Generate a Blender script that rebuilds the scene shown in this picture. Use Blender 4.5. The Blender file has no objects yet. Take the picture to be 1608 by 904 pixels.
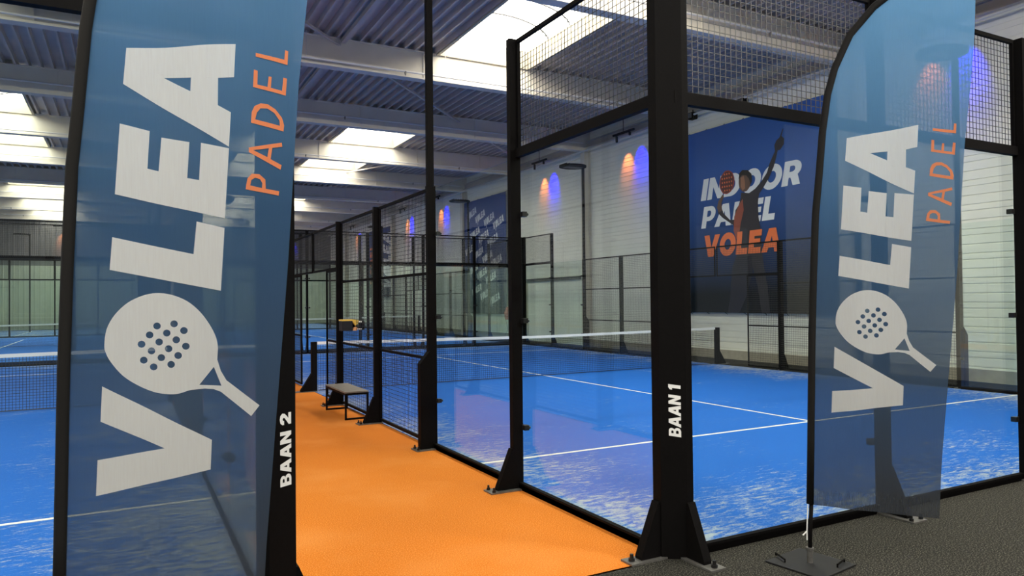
import bpy, bmesh, math, random
from mathutils import Vector, Matrix
from mathutils.geometry import tessellate_polygon
random.seed(4)
S = bpy.context.scene
COL = S.collection
R = math.radians

# ---------------------------------------------------------------- camera
CAM = (-3.0904, -3.6426, 1.6647)
cd = bpy.data.cameras.new('camera')
cam = bpy.data.objects.new('camera', cd); COL.objects.link(cam)
yaw, pitch, roll = 0.49, 0.01647, -0.010266
fw = Vector((math.sin(yaw) * math.cos(pitch), math.cos(yaw) * math.cos(pitch), math.sin(pitch)))
r0 = Vector((math.cos(yaw), -math.sin(yaw), 0)); u0 = r0.cross(fw)
rr = r0 * math.cos(roll) + u0 * math.sin(roll)
uu = -r0 * math.sin(roll) + u0 * math.cos(roll)
m = Matrix((rr, uu, -fw)).transposed().to_4x4(); m.translation = CAM
cam.matrix_world = m
cd.sensor_fit = 'HORIZONTAL'; cd.sensor_width = 36; cd.lens = 1135.5 / 1608 * 36
cd.clip_start = 0.05; cd.clip_end = 300
S.camera = cam

# ---------------------------------------------------------------- world, exposure, light levels
W = bpy.data.worlds.new('sky'); S.world = W; W.use_nodes = True
W.node_tree.nodes['Background'].inputs[0].default_value = (0.55, 0.65, 0.8, 1)
W.node_tree.nodes['Background'].inputs[1].default_value = 1.0
S.view_settings.view_transform = 'Standard'
S.view_settings.look = 'None'
S.view_settings.gamma = 1
S.view_settings.use_curve_mapping = False
S.view_settings.exposure = 0.12
S.cycles.transparent_max_bounces = 64
S.cycles.max_bounces = 8
S.cycles.diffuse_bounces = 5
S.cycles.sample_clamp_indirect = 6
FILL_LAMP = 330.0     # lamps added unseen behind the camera to light the flags, watts
SKY = 11.0       # brightness of the daylit skylight sheets
FRONT = 0.14      # brightness of the glowing glazing added behind the camera

# ---------------------------------------------------------------- materials
MATS = {}
def mat(name, col, rough=0.6, metal=0.0, spec=0.5, noise=0.0, scale=30.0, bump=0.0, emit=None):
    if name in MATS: return MATS[name]
    M = bpy.data.materials.new(name); M.use_nodes = True
    nt = M.node_tree; b = nt.nodes['Principled BSDF']
    b.inputs['Base Color'].default_value = (*col, 1)
    b.inputs['Roughness'].default_value = rough
    b.inputs['Metallic'].default_value = metal
    b.inputs['Specular IOR Level'].default_value = spec
    if noise or bump:
        tc = nt.nodes.new('ShaderNodeTexCoord'); nz = nt.nodes.new('ShaderNodeTexNoise')
        nz.inputs['Scale'].default_value = scale; nz.inputs['Detail'].default_value = 4
        nt.links.new(tc.outputs['Object'], nz.inputs['Vector'])
        if noise:
            rp = nt.nodes.new('ShaderNodeValToRGB')
            rp.color_ramp.elements[0].position = 0.3; rp.color_ramp.elements[1].position = 0.7
            rp.color_ramp.elements[0].color = (*[max(0, c * (1 - noise)) for c in col], 1)
            rp.color_ramp.elements[1].color = (*[min(1, c * (1 + noise)) for c in col], 1)
            nt.links.new(nz.outputs['Fac'], rp.inputs['Fac']); nt.links.new(rp.outputs[0], b.inputs['Base Color'])
        if bump:
            bp = nt.nodes.new('ShaderNodeBump'); bp.inputs['Strength'].default_value = bump
            nt.links.new(nz.outputs['Fac'], bp.inputs['Height']); nt.links.new(bp.outputs[0], b.inputs['Normal'])
    if emit:
        b.inputs['Emission Color'].default_value = (*emit[:3], 1); b.inputs['Emission Strength'].default_value = emit[3]
    MATS[name] = M
    return M

BLACK = mat('black_powder_coat', (0.0055, 0.005, 0.005), 0.55, spec=0.04, noise=0.15, scale=60)
WIRE = mat('black_wire', (0.02, 0.02, 0.02), 0.5)
STEELW = mat('off_white_paint', (0.66, 0.62, 0.53), 0.6, noise=0.04, scale=3)
DECK = mat('galvanised_deck', (0.50, 0.45, 0.40), 0.5, noise=0.08, scale=2)
CURB = mat('cream_curb', (0.40, 0.365, 0.28), 0.7)
PIPE = mat('white_pipe', (0.62, 0.61, 0.58), 0.45)
WALLM = mat('wall_sheet', (0.84, 0.84, 0.77), 0.5, noise=0.03, scale=2)
WALLP = mat('pale_lower_wall', (0.42, 0.44, 0.38), 0.6, noise=0.05, scale=2)
WALLD = mat('dark_wall_sheet', (0.12, 0.12, 0.125), 0.6, noise=0.05, scale=2)
PLINTH = mat('concrete_plinth', (0.36, 0.33, 0.27), 0.8, noise=0.1, scale=8)
PLATE = mat('worn_steel_plate', (0.16, 0.155, 0.145), 0.45, metal=0.5, noise=0.2, scale=30)
BOLT = mat('bolt_steel', (0.03, 0.03, 0.03), 0.35, metal=0.6)
WHITE = mat('white_print', (0.82, 0.82, 0.80), 0.6)
TAPE = mat('white_net_band', (0.80, 0.80, 0.78), 0.7)
JOINT = mat('dark_joint', (0.10, 0.10, 0.09), 0.7)
SLATE = mat('base_plate_paint', (0.014, 0.014, 0.015), 0.5, spec=0.3)
GREY = mat('dark_grey_paint', (0.09, 0.09, 0.095), 0.5)

def glass_mat(name, tint):
    M = bpy.data.materials.new(name); M.use_nodes = True
    nt = M.node_tree; nt.nodes.clear()
    o = nt.nodes.new('ShaderNodeOutputMaterial'); t = nt.nodes.new('ShaderNodeBsdfTransparent')
    t.inputs[0].default_value = (*tint, 1)
    g = nt.nodes.new('ShaderNodeBsdfGlossy'); g.inputs['Roughness'].default_value = 0.0
    g.inputs[0].default_value = (1, 1, 1, 1)
    lw = nt.nodes.new('ShaderNodeLayerWeight'); lw.inputs[0].default_value = 0.5
    p = nt.nodes.new('ShaderNodeMath'); p.operation = 'POWER'; p.inputs[1].default_value = 5
    ma = nt.nodes.new('ShaderNodeMath'); ma.operation = 'MULTIPLY_ADD'; ma.inputs[1].default_value = 0.95; ma.inputs[2].default_value = 0.045
    nt.links.new(lw.outputs['Facing'], p.inputs[0]); nt.links.new(p.outputs[0], ma.inputs[0])
    mx = nt.nodes.new('ShaderNodeMixShader')
    nt.links.new(ma.outputs[0], mx.inputs[0]); nt.links.new(t.outputs[0], mx.inputs[1]); nt.links.new(g.outputs[0], mx.inputs[2])
    nt.links.new(mx.outputs[0], o.inputs[0])
    return M
GLASS = glass_mat('clear_toughened_glass', (0.945, 0.985, 0.96))

def cloth_mat(name, col, see, trans=0.55, weave=True, ramp=None):
    M = bpy.data.materials.new(name); M.use_nodes = True
    nt = M.node_tree; nt.nodes.clear()
    o = nt.nodes.new('ShaderNodeOutputMaterial'); t = nt.nodes.new('ShaderNodeBsdfTransparent')
    d = nt.nodes.new('ShaderNodeBsdfDiffuse'); d.inputs[0].default_value = (*col, 1)
    tl = nt.nodes.new('ShaderNodeBsdfTranslucent'); tl.inputs[0].default_value = (*col, 1)
    if weave:
        tc = nt.nodes.new('ShaderNodeTexCoord'); nz = nt.nodes.new('ShaderNodeTexNoise')
        mp = nt.nodes.new('ShaderNodeMapping'); mp.inputs['Scale'].default_value = (90, 1, 5)
        nz.inputs['Scale'].default_value = 2.0
        nt.links.new(tc.outputs['Object'], mp.inputs[0]); nt.links.new(mp.outputs[0], nz.inputs['Vector'])
        rp = nt.nodes.new('ShaderNodeValToRGB')
        rp.color_ramp.elements[0].color = (*[c * 0.93 for c in col], 1); rp.color_ramp.elements[1].color = (*[min(1, c * 1.07) for c in col], 1)
        nt.links.new(nz.outputs['Fac'], rp.inputs[0])
        out = rp.outputs[0]
        if ramp:        # the cloth colour blends from sky blue down to slate
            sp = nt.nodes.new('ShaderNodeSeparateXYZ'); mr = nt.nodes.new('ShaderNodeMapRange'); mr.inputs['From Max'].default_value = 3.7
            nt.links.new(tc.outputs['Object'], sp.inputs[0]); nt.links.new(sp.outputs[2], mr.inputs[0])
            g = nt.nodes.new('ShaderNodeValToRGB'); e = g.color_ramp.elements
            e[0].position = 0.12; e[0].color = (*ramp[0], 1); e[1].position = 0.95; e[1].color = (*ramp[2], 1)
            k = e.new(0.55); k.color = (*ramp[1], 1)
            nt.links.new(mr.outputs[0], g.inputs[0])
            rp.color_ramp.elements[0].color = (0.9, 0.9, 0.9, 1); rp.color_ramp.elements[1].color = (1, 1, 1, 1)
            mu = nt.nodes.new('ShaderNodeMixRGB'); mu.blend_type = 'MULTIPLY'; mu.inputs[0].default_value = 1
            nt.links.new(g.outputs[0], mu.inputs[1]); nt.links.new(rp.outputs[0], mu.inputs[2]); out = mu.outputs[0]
        nt.links.new(out, d.inputs[0]); nt.links.new(out, tl.inputs[0])
    a = nt.nodes.new('ShaderNodeMixShader'); a.inputs[0].default_value = trans
    nt.links.new(d.outputs[0], a.inputs[1]); nt.links.new(tl.outputs[0], a.inputs[2])
    b = nt.nodes.new('ShaderNodeMixShader'); b.inputs[0].default_value = see
    nt.links.new(a.outputs[0], b.inputs[1]); nt.links.new(t.outputs[0], b.inputs[2])
    nt.links.new(b.outputs[0], o.inputs[0])
    return M
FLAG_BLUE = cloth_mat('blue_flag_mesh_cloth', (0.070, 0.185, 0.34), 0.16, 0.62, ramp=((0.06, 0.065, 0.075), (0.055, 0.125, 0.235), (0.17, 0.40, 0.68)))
FLAG_WH = cloth_mat('white_flag_print', (0.97, 0.94, 0.88), 0.05, 0.58)
FLAG_OR = cloth_mat('orange_flag_print', (0.85, 0.27, 0.11), 0.10, 0.35)
SLEEVE = mat('black_sleeve_cloth', (0.008, 0.0075, 0.007), 0.8, spec=0.2)

def turf_mat():
    M = bpy.data.materials.new('blue_sanded_turf'); M.use_nodes = True
    nt = M.node_tree; b = nt.nodes['Principled BSDF']; b.inputs['Roughness'].default_value = 0.85
    b.inputs['Specular IOR Level'].default_value = 0.2
    L = nt.links.new; N = nt.nodes.new
    tc = N('ShaderNodeTexCoord'); sp = N('ShaderNodeSeparateXYZ'); L(tc.outputs['Object'], sp.inputs[0])
    def math_(op, a, bb):
        n = N('ShaderNodeMath'); n.operation = op
        for i, v in enumerate((a, bb)):
            if v is None: continue
            if isinstance(v, (int, float)): n.inputs[i].default_value = v
            else: L(v, n.inputs[i])
        return n.outputs[0]
    # object coordinates are measured from the middle of the court; the sand gathers near the walls and the net
    ax = math_('ABSOLUTE', sp.outputs[0], None); ay = math_('ABSOLUTE', sp.outputs[1], None)
    ex = math_('SUBTRACT', 5.0, ax); ey = math_('SUBTRACT', 10.0, ay)
    e = math_('MINIMUM', ex, ey)
    mr = N('ShaderNodeMapRange'); mr.inputs['From Min'].default_value = 0.0; mr.inputs['From Max'].default_value = 1.9
    mr.inputs['To Min'].default_value = 1.0; mr.inputs['To Max'].default_value = 0.0; L(e, mr.inputs[0])
    def noise(sx, sy, det, rough=0.6):
        mp = N('ShaderNodeMapping'); mp.inputs['Scale'].default_value = (sx, sy, 1)
        mp.inputs['Rotation'].default_value = (0, 0, R(8))
        L(tc.outputs['Object'], mp.inputs[0]); n = N('ShaderNodeTexNoise'); n.inputs['Scale'].default_value = 1
        n.inputs['Detail'].default_value = det; n.inputs['Roughness'].default_value = rough; n.inputs['Distortion'].default_value = 0.6
        L(mp.outputs[0], n.inputs['Vector']); return n.outputs['Fac']
    big = noise(0.55, 0.9, 2); mid = noise(6.5, 21, 6, 0.76); fine = noise(60, 90, 2)
    a = math_('MULTIPLY', mr.outputs[0], 0.30)
    a = math_('ADD', a, math_('MULTIPLY', math_('SUBTRACT', big, 0.5), 0.55))
    a = math_('ADD', a, math_('MULTIPLY', math_('SUBTRACT', mid, 0.5), 1.5))
    a = math_('ADD', a, math_('MULTIPLY', math_('SUBTRACT', fine, 0.5), 0.35))
    rs = N('ShaderNodeMapRange'); rs.inputs['From Min'].default_value = 0.15; rs.inputs['From Max'].default_value = 0.48; L(a, rs.inputs[0])
    rs.interpolation_type = 'SMOOTHSTEP'
    f = math_('MULTIPLY', rs.outputs[0], 0.75)
    base = N('ShaderNodeMixRGB'); base.inputs[1].default_value = (0.007, 0.10, 0.46, 1); base.inputs[2].default_value = (0.016, 0.155, 0.62, 1)
    L(fine, base.inputs[0])
    mx = N('ShaderNodeMixRGB'); mx.inputs[2].default_value = (0.50, 0.53, 0.50, 1); L(f, mx.inputs[0]); L(base.outputs[0], mx.inputs[1])
    L(mx.outputs[0], b.inputs['Base Color'])
    bp = N('ShaderNodeBump'); bp.inputs['Strength'].default_value = 0.25; L(fine, bp.inputs['Height']); L(bp.outputs[0], b.inputs['Normal'])
    return M
TURF = turf_mat()

def speck_mat(name, c1, c2, c3, scale, patch=0.0):
    M = bpy.data.materials.new(name); M.use_nodes = True
    nt = M.node_tree; b = nt.nodes['Principled BSDF']; b.inputs['Roughness'].default_value = 0.95
    b.inputs['Specular IOR Level'].default_value = 0.15
    L = nt.links.new; N = nt.nodes.new
    tc = N('ShaderNodeTexCoord'); n = N('ShaderNodeTexNoise'); n.inputs['Scale'].default_value = scale; n.inputs['Detail'].default_value = 3
    n.inputs['Roughness'].default_value = 0.7
    L(tc.outputs['Object'], n.inputs['Vector'])
    rp = N('ShaderNodeValToRGB'); e = rp.color_ramp.elements
    e[0].position = 0.40; e[0].color = (*c1, 1); e[1].position = 0.66; e[1].color = (*c3, 1)
    k = rp.color_ramp.elements.new(0.52); k.color = (*c2, 1)
    L(n.outputs['Fac'], rp.inputs[0])
    n2 = N('ShaderNodeTexNoise'); n2.inputs['Scale'].default_value = 1.1; n2.inputs['Detail'].default_value = 5; L(tc.outputs['Object'], n2.inputs['Vector'])
    m2 = N('ShaderNodeMapRange'); m2.inputs['From Min'].default_value = 0.5; m2.inputs['From Max'].default_value = 0.75; m2.inputs['To Max'].default_value = patch
    L(n2.outputs['Fac'], m2.inputs[0])
    mx = N('ShaderNodeMixRGB'); mx.inputs[2].default_value = (*c3, 1); L(m2.outputs[0], mx.inputs[0]); L(rp.outputs[0], mx.inputs[1])
    L(mx.outputs[0], b.inputs['Base Color'])
    bp = N('ShaderNodeBump'); bp.inputs['Strength'].default_value = 0.3; bp.inputs['Distance'].default_value = 0.01
    L(n.outputs['Fac'], bp.inputs['Height']); L(bp.outputs[0], b.inputs['Normal'])
    return M
ORANGE = speck_mat('orange_turf', (0.57, 0.155, 0.013), (0.69, 0.195, 0.018), (0.82, 0.32, 0.08), 110, 0.45)
CARPET = speck_mat('dark_speckled_carpet', (0.009, 0.0085, 0.0075), (0.019, 0.018, 0.015), (0.16, 0.155, 0.125), 105)

def emis(name, col, s):
    M = bpy.data.materials.new(name); M.use_nodes = True
    nt = M.node_tree; nt.nodes.clear(); o = nt.nodes.new('ShaderNodeOutputMaterial'); e = nt.nodes.new('ShaderNodeEmission')
    e.inputs[0].default_value = (*col, 1); e.inputs[1].default_value = s; nt.links.new(e.outputs[0], o.inputs[0]); return M
DAY = emis('daylit_skylight_sheet', (1.0, 0.94, 0.82), SKY)
FILL_PANE = emis('added_glow_pane', (0.93, 0.97, 1.0), FRONT)

# ---------------------------------------------------------------- mesh helpers
class MB:
    def __init__(s): s.v = []; s.f = []
    def box(s, x0, x1, y0, y1, z0, z1):
        n = len(s.v)
        s.v += [(x0,y0,z0),(x1,y0,z0),(x1,y1,z0),(x0,y1,z0),(x0,y0,z1),(x1,y0,z1),(x1,y1,z1),(x0,y1,z1)]
        s.f += [(n,n+3,n+2,n+1),(n+4,n+5,n+6,n+7),(n,n+1,n+5,n+4),(n+1,n+2,n+6,n+5),(n+2,n+3,n+7,n+6),(n+3,n,n+4,n+7)]
        return s
    def bar(s, a, b, w, h=None, up=(0, 0, 1)):
        a = Vector(a); b = Vector(b); d = (b - a).normalized(); u = Vector(up)
        if abs(d.dot(u)) > 0.98: u = Vector((1, 0, 0))
        x = d.cross(u).normalized(); y = x.cross(d).normalized(); h = h or w
        n = len(s.v)
        for p in (a, b):
            for i, j in ((-1,-1),(1,-1),(1,1),(-1,1)): s.v.append(tuple(p + x * (i * w / 2) + y * (j * h / 2)))
        s.f += [(n,n+3,n+2,n+1),(n+4,n+5,n+6,n+7)] + [(n+i, n+(i+1)%4, n+4+(i+1)%4, n+4+i) for i in range(4)]
        return s
    def tube(s, pts, r, seg=10, cap=True):
        pts = [Vector(p) for p in pts]; n0 = len(s.v)
        rad = r if isinstance(r, (list, tuple)) else [r] * len(pts)
        ref = None
        for i, p in enumerate(pts):
            d = (pts[min(i+1, len(pts)-1)] - pts[max(i-1, 0)]).normalized()
            if ref is None:
                ref = Vector((0, 0, 1)) if abs(d.z) < 0.9 else Vector((1, 0, 0))
            x = d.cross(ref).normalized(); y = x.cross(d).normalized(); ref = y
            for k in range(seg):
                a = 2 * math.pi * k / seg
                s.v.append(tuple(p + x * math.cos(a) * rad[i] + y * math.sin(a) * rad[i]))
        for i in range(len(pts) - 1):
            for k in range(seg):
                a = n0 + i * seg; s.f.append((a + k, a + (k+1) % seg, a + seg + (k+1) % seg, a + seg + k))
        if cap:
            s.f.append(tuple(n0 + k for k in reversed(range(seg)))); e = n0 + (len(pts)-1) * seg
            s.f.append(tuple(e + k for k in range(seg)))
        return s
    def prism(s, poly, axis, a0, a1):
        """polygon in the two other axes, extruded along axis ('x','y','z')"""
        n = len(s.v); k = len(poly)
        for a in (a0, a1):
            for p, q in poly:
                s.v.append({'x': (a, p, q), 'y': (p, a, q), 'z': (p, q, a)}[axis])
        s.f += [tuple(n + i for i in reversed(range(k))), tuple(n + k + i for i in range(k))]
        s.f += [(n+i, n+(i+1)%k, n+k+(i+1)%k, n+k+i) for i in range(k)]
        return s
    def build(s, name, m, parent=None, loc=(0,0,0), smooth=False, fix=True, bevel=0):
        me = bpy.data.meshes.new(name); me.from_pydata(s.v, [], s.f)
        if fix:
            bm = bmesh.new(); bm.from_mesh(me); bmesh.ops.recalc_face_normals(bm, faces=bm.faces); bm.to_mesh(me); bm.free()
        me.materials.append(m)
        if smooth:
            for p in me.polygons: p.use_smooth = True
        o = bpy.data.objects.new(name, me); COL.objects.link(o); o.location = loc
        if parent: o.parent = parent
        if bevel:
            b = o.modifiers.new('bevel', 'BEVEL'); b.width = bevel; b.segments = 2; b.limit_method = 'ANGLE'
        return o

def share(name, me, parent=None, loc=(0,0,0), rot=(0,0,0), scale=(1,1,1)):
    o = bpy.data.objects.new(name, me); COL.objects.link(o); o.location = loc; o.rotation_euler = rot; o.scale = scale
    if parent: o.parent = parent
    return o
def tag(o, label, cat, group=None):
    o['label'] = label; o['category'] = cat
    if group: o['group'] = group
    return o
def empty(name, loc=(0,0,0), rz=0, label=None, cat=None, group=None):
    o = bpy.data.objects.new(name, None); COL.objects.link(o); o.location = loc; o.rotation_euler = (0, 0, rz)
    o.empty_display_size = 0.1
    if label: tag(o, label, cat, group)
    return o
def struct(o): o['kind'] = 'structure'; return o

# flat lettering: each glyph is [outer, hole, hole...] on a unit em square (cap height 1)
def arc(cx, cy, rx, ry, a0, a1, n=10):
    return [(cx + rx * math.cos(R(a0 + (a1-a0) * i / n)), cy + ry * math.sin(R(a0 + (a1-a0) * i / n))) for i in range(n + 1)]
def glyph(c):
    if c == 'V': return 1.0, [[[(0,1),(.33,1),(.52,.42),(.70,1),(1.02,1),(.68,0),(.34,0)]]]
    if c == 'O': return 1.0, [[arc(.5,.5,.5,.53,0,345,23), arc(.5,.5,.2,.24,0,345,23)]]
    if c == 'o': return 1.0, [[arc(.5,.5,.5,.53,212,-122,26) + [(.20,-.16),(.06,-.44),(-.08,-.38),(.04,-.06)]]]
    if c == 'L': return .68, [[[(0,0),(0,1),(.3,1),(.3,.27),(.66,.27),(.66,0)]]]
    if c == 'E': return .72, [[[(0,0),(0,1),(.7,1),(.7,.74),(.3,.74),(.3,.62),(.64,.62),(.64,.39),(.3,.39),(.3,.26),(.7,.26),(.7,0)]]]
    if c == 'A': return 1.0, [[[(-.02,0),(.32,1),(.70,1),(1.02,0),(.70,0),(.645,.19),(.355,.19),(.30,0)], [(.42,.40),(.58,.40),(.50,.68)]]]
    if c == 'P': return .82, [[[(0,0),(0,1),(.45,1)] + arc(.45,.66,.36,.34,80,-90,10) + [(.30,.32),(.30,0)], [(.28,.52),(.28,.80),(.42,.80)] + arc(.42,.66,.11,.14,80,-90,6)]]
    if c == 'R': return .88, [[[(0,0),(0,1),(.48,1)] + arc(.46,.67,.37,.33,80,-50,8) + [(.88,0),(.54,0),(.38,.32),(.30,.32),(.30,0)], [(.29,.55),(.29,.79),(.42,.79)] + arc(.42,.67,.12,.12,80,-90,6)]]
    if c == 'D': return .90, [[[(0,0),(0,1),(.42,1)] + arc(.40,.5,.48,.5,85,-90,14), [(.29,.25),(.29,.75),(.38,.75)] + arc(.38,.5,.20,.25,85,-90,10)]]
    if c == 'I': return .34, [[[(0,0),(0,1),(.32,1),(.32,0)]]]
    if c == 'N': return .92, [[[(0,0),(0,1),(.28,1),(.62,.45),(.62,1),(.90,1),(.90,0),(.62,0),(.28,.55),(.28,0)]]]
    if c == 'B': return .86, [[[(0,0),(0,1),(.50,1)] + arc(.50,.75,.28,.25,85,-60,7) + arc(.50,.29,.35,.29,60,-90,9),
                              [(.28,.62),(.28,.80),(.46,.80)] + arc(.46,.71,.09,.09,80,-90,5), [(.28,.20),(.28,.42),(.48,.42)] + arc(.48,.31,.11,.11,80,-90,5)]]
    if c == '1': return .55, [[[(.15,0),(.15,.70),(0,.70),(0,.88),(.18,1),(.45,1),(.45,0)]]]
    if c == '2': return .80, [[[(0,0),(0,.22),(.44,.60)] + [(.47,.68),(.42,.76),(.34,.78),(.26,.72),(.25,.64),(-.02,.64)] + [(0,.82),(.12,.97),(.36,1.03),(.62,.97),(.76,.80),(.73,.60),(.60,.44),(.40,.25),(.78,.25),(.78,0)]]]
    return .45, []
def tess(loops, out, fn):
    pl = [[Vector((x, y, 0)) for x, y in lp] for lp in loops]
    flat = [p for lp in pl for p in lp]; n = len(out.v)
    out.v += [fn(p.x, p.y) for p in flat]
    for t in tessellate_polygon(pl): out.f.append(tuple(n + i for i in t))
def text_shape(out, txt, h, fn, x0=0.0, y0=0.0, slant=0.0, gap=0.09, width=None, condense=1.0):
    tot = sum(glyph(c)[0] for c in txt) + gap * (len(txt) - 1)
    k = condense * h
    if width: k = width / tot
    x = 0
    for c in txt:
        w, gl = glyph(c)
        for loops in gl:
            tess([[(x0 + (x + px) * k + slant * py * h, y0 + py * h) for px, py in lp] for lp in loops], out, fn)
        x += w + gap
    return out

FLAG_WHITE = [[[(0.2622, 2.6427), (0.6548, 2.6903), (0.6474, 2.5574), (0.5886, 2.5491), (0.5863, 2.4416), (0.6341, 2.4168), (0.6255, 2.2796), (0.2502, 2.5028)], [(0.3905, 2.5403), (0.4891, 2.5453), (0.4862, 2.4914)]], [[(0.238, 2.35), (0.3385, 2.33), (0.3295, 2.1837), (0.3682, 2.1753), (0.3794, 2.3075), (0.4808, 2.2915), (0.4715, 2.1505), (0.5148, 2.1433), (0.5232, 2.2898), (0.6255, 2.2733), (0.6072, 1.9951), (0.2196, 2.0793)]], [[(0.2096, 1.9162), (0.4913, 1.8528), (0.504, 1.981), (0.6056, 1.9573), (0.589, 1.7088), (0.2, 1.7923)]], [[(0.1715, 1.3549), (0.5496, 1.1228), (0.5437, 1.0072), (0.1479, 0.947), (0.1543, 1.0803), (0.3817, 1.1051), (0.1651, 1.2232)]], [[(0.1802, 1.5085), (0.1882, 1.5685), (0.2156, 1.6222), (0.2595, 1.6674), (0.3092, 1.6934), (0.3559, 1.7025), (0.4098, 1.6955), (0.4664, 1.6697), (0.5119, 1.6275), (0.5462, 1.5765), (0.5689, 1.5255), (0.5755, 1.4813), (0.5727, 1.4374), (0.5851, 1.3928), (0.6058, 1.354), (0.7287, 1.2506), (0.6969, 1.2093), (0.5842, 1.3098), (0.5586, 1.3213), (0.5262, 1.3256), (0.4767, 1.3234), (0.4344, 1.3121), (0.3949, 1.3119), (0.3447, 1.3234), (0.2897, 1.3521), (0.2408, 1.3911), (0.2033, 1.4412), (0.1853, 1.4782)], [(0.5596, 1.4091), (0.5868, 1.3336), (0.5067, 1.3416)], [(0.3715, 1.5753), (0.3697, 1.5686), (0.3647, 1.5638), (0.358, 1.5622), (0.3513, 1.5642), (0.3465, 1.5693), (0.3448, 1.5761), (0.3466, 1.5828), (0.3515, 1.5876), (0.3583, 1.5892), (0.3649, 1.5872), (0.3698, 1.5821)], [(0.4325, 1.5822), (0.4306, 1.5754), (0.4256, 1.5706), (0.4188, 1.569), (0.412, 1.571), (0.4071, 1.5761), (0.4053, 1.583), (0.4072, 1.5897), (0.4122, 1.5946), (0.419, 1.5962), (0.4258, 1.5942), (0.4307, 1.5891)], [(0.4675, 1.5551), (0.4656, 1.5483), (0.4606, 1.5435), (0.4537, 1.5418), (0.4469, 1.5439), (0.4419, 1.5491), (0.4402, 1.5559), (0.4421, 1.5627), (0.4471, 1.5676), (0.454, 1.5692), (0.4608, 1.5671), (0.4658, 1.562)], [(0.3456, 1.5417), (0.3437, 1.535), (0.3388, 1.5302), (0.3321, 1.5286), (0.3255, 1.5307), (0.3206, 1.5357), (0.3189, 1.5425), (0.3208, 1.5492), (0.3257, 1.554), (0.3323, 1.5556), (0.339, 1.5536), (0.3438, 1.5485)], [(0.4061, 1.5471), (0.4042, 1.5404), (0.3992, 1.5356), (0.3925, 1.534), (0.3858, 1.536), (0.3809, 1.5411), (0.3791, 1.548), (0.381, 1.5547), (0.386, 1.5595), (0.3927, 1.5611), (0.3995, 1.5591), (0.4044, 1.5539)], [(0.4398, 1.52), (0.4379, 1.5132), (0.4329, 1.5084), (0.4261, 1.5068), (0.4193, 1.5089), (0.4144, 1.5141), (0.4126, 1.5209), (0.4145, 1.5277), (0.4195, 1.5325), (0.4263, 1.5341), (0.4331, 1.532), (0.4381, 1.5269)], [(0.3175, 1.5071), (0.3157, 1.5004), (0.3108, 1.4957), (0.3041, 1.4941), (0.2975, 1.4962), (0.2927, 1.5013), (0.291, 1.5081), (0.2929, 1.5147), (0.2977, 1.5194), (0.3044, 1.521), (0.311, 1.519), (0.3158, 1.5139)], [(0.3788, 1.5135), (0.3769, 1.5068), (0.372, 1.502), (0.3653, 1.5004), (0.3586, 1.5025), (0.3537, 1.5076), (0.352, 1.5144), (0.3538, 1.5211), (0.3588, 1.5259), (0.3655, 1.5275), (0.3722, 1.5254), (0.3771, 1.5203)], [(0.4738, 1.4939), (0.4719, 1.4871), (0.4668, 1.4823), (0.4599, 1.4807), (0.4531, 1.4828), (0.4482, 1.488), (0.4464, 1.4949), (0.4483, 1.5017), (0.4534, 1.5065), (0.4602, 1.5081), (0.467, 1.506), (0.472, 1.5008)], [(0.3517, 1.48), (0.3498, 1.4734), (0.3449, 1.4686), (0.3382, 1.4671), (0.3316, 1.4692), (0.3267, 1.4743), (0.325, 1.4811), (0.3269, 1.4878), (0.3318, 1.4925), (0.3384, 1.4941), (0.3451, 1.492), (0.3499, 1.4869)], [(0.4123, 1.4863), (0.4104, 1.4796), (0.4054, 1.4748), (0.3987, 1.4733), (0.3919, 1.4753), (0.387, 1.4805), (0.3853, 1.4873), (0.3872, 1.4941), (0.3921, 1.4988), (0.3989, 1.5004), (0.4057, 1.4983), (0.4106, 1.4932)], [(0.4461, 1.459), (0.4442, 1.4522), (0.4391, 1.4474), (0.4323, 1.4459), (0.4255, 1.448), (0.4206, 1.4532), (0.4188, 1.4601), (0.4207, 1.4668), (0.4257, 1.4716), (0.4326, 1.4731), (0.4394, 1.471), (0.4443, 1.4658)], [(0.3247, 1.4456), (0.3229, 1.439), (0.3179, 1.4343), (0.3113, 1.4328), (0.3047, 1.4349), (0.2999, 1.44), (0.2982, 1.4468), (0.3, 1.4534), (0.3049, 1.4581), (0.3115, 1.4596), (0.3182, 1.4576), (0.323, 1.4524)], [(0.3861, 1.4528), (0.3842, 1.4461), (0.3793, 1.4414), (0.3725, 1.4399), (0.3658, 1.442), (0.361, 1.4471), (0.3592, 1.4539), (0.3611, 1.4606), (0.366, 1.4654), (0.3728, 1.4669), (0.3795, 1.4648), (0.3844, 1.4597)], [(0.4208, 1.4254), (0.4189, 1.4187), (0.4139, 1.4139), (0.4071, 1.4124), (0.4004, 1.4145), (0.3955, 1.4197), (0.3937, 1.4266), (0.3956, 1.4333), (0.4006, 1.438), (0.4074, 1.4396), (0.4141, 1.4374), (0.419, 1.4323)], [(0.3589, 1.4183), (0.3571, 1.4117), (0.3521, 1.407), (0.3454, 1.4055), (0.3388, 1.4076), (0.3339, 1.4128), (0.3322, 1.4196), (0.3341, 1.4262), (0.339, 1.4309), (0.3457, 1.4324), (0.3523, 1.4303), (0.3572, 1.4252)]]]
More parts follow.
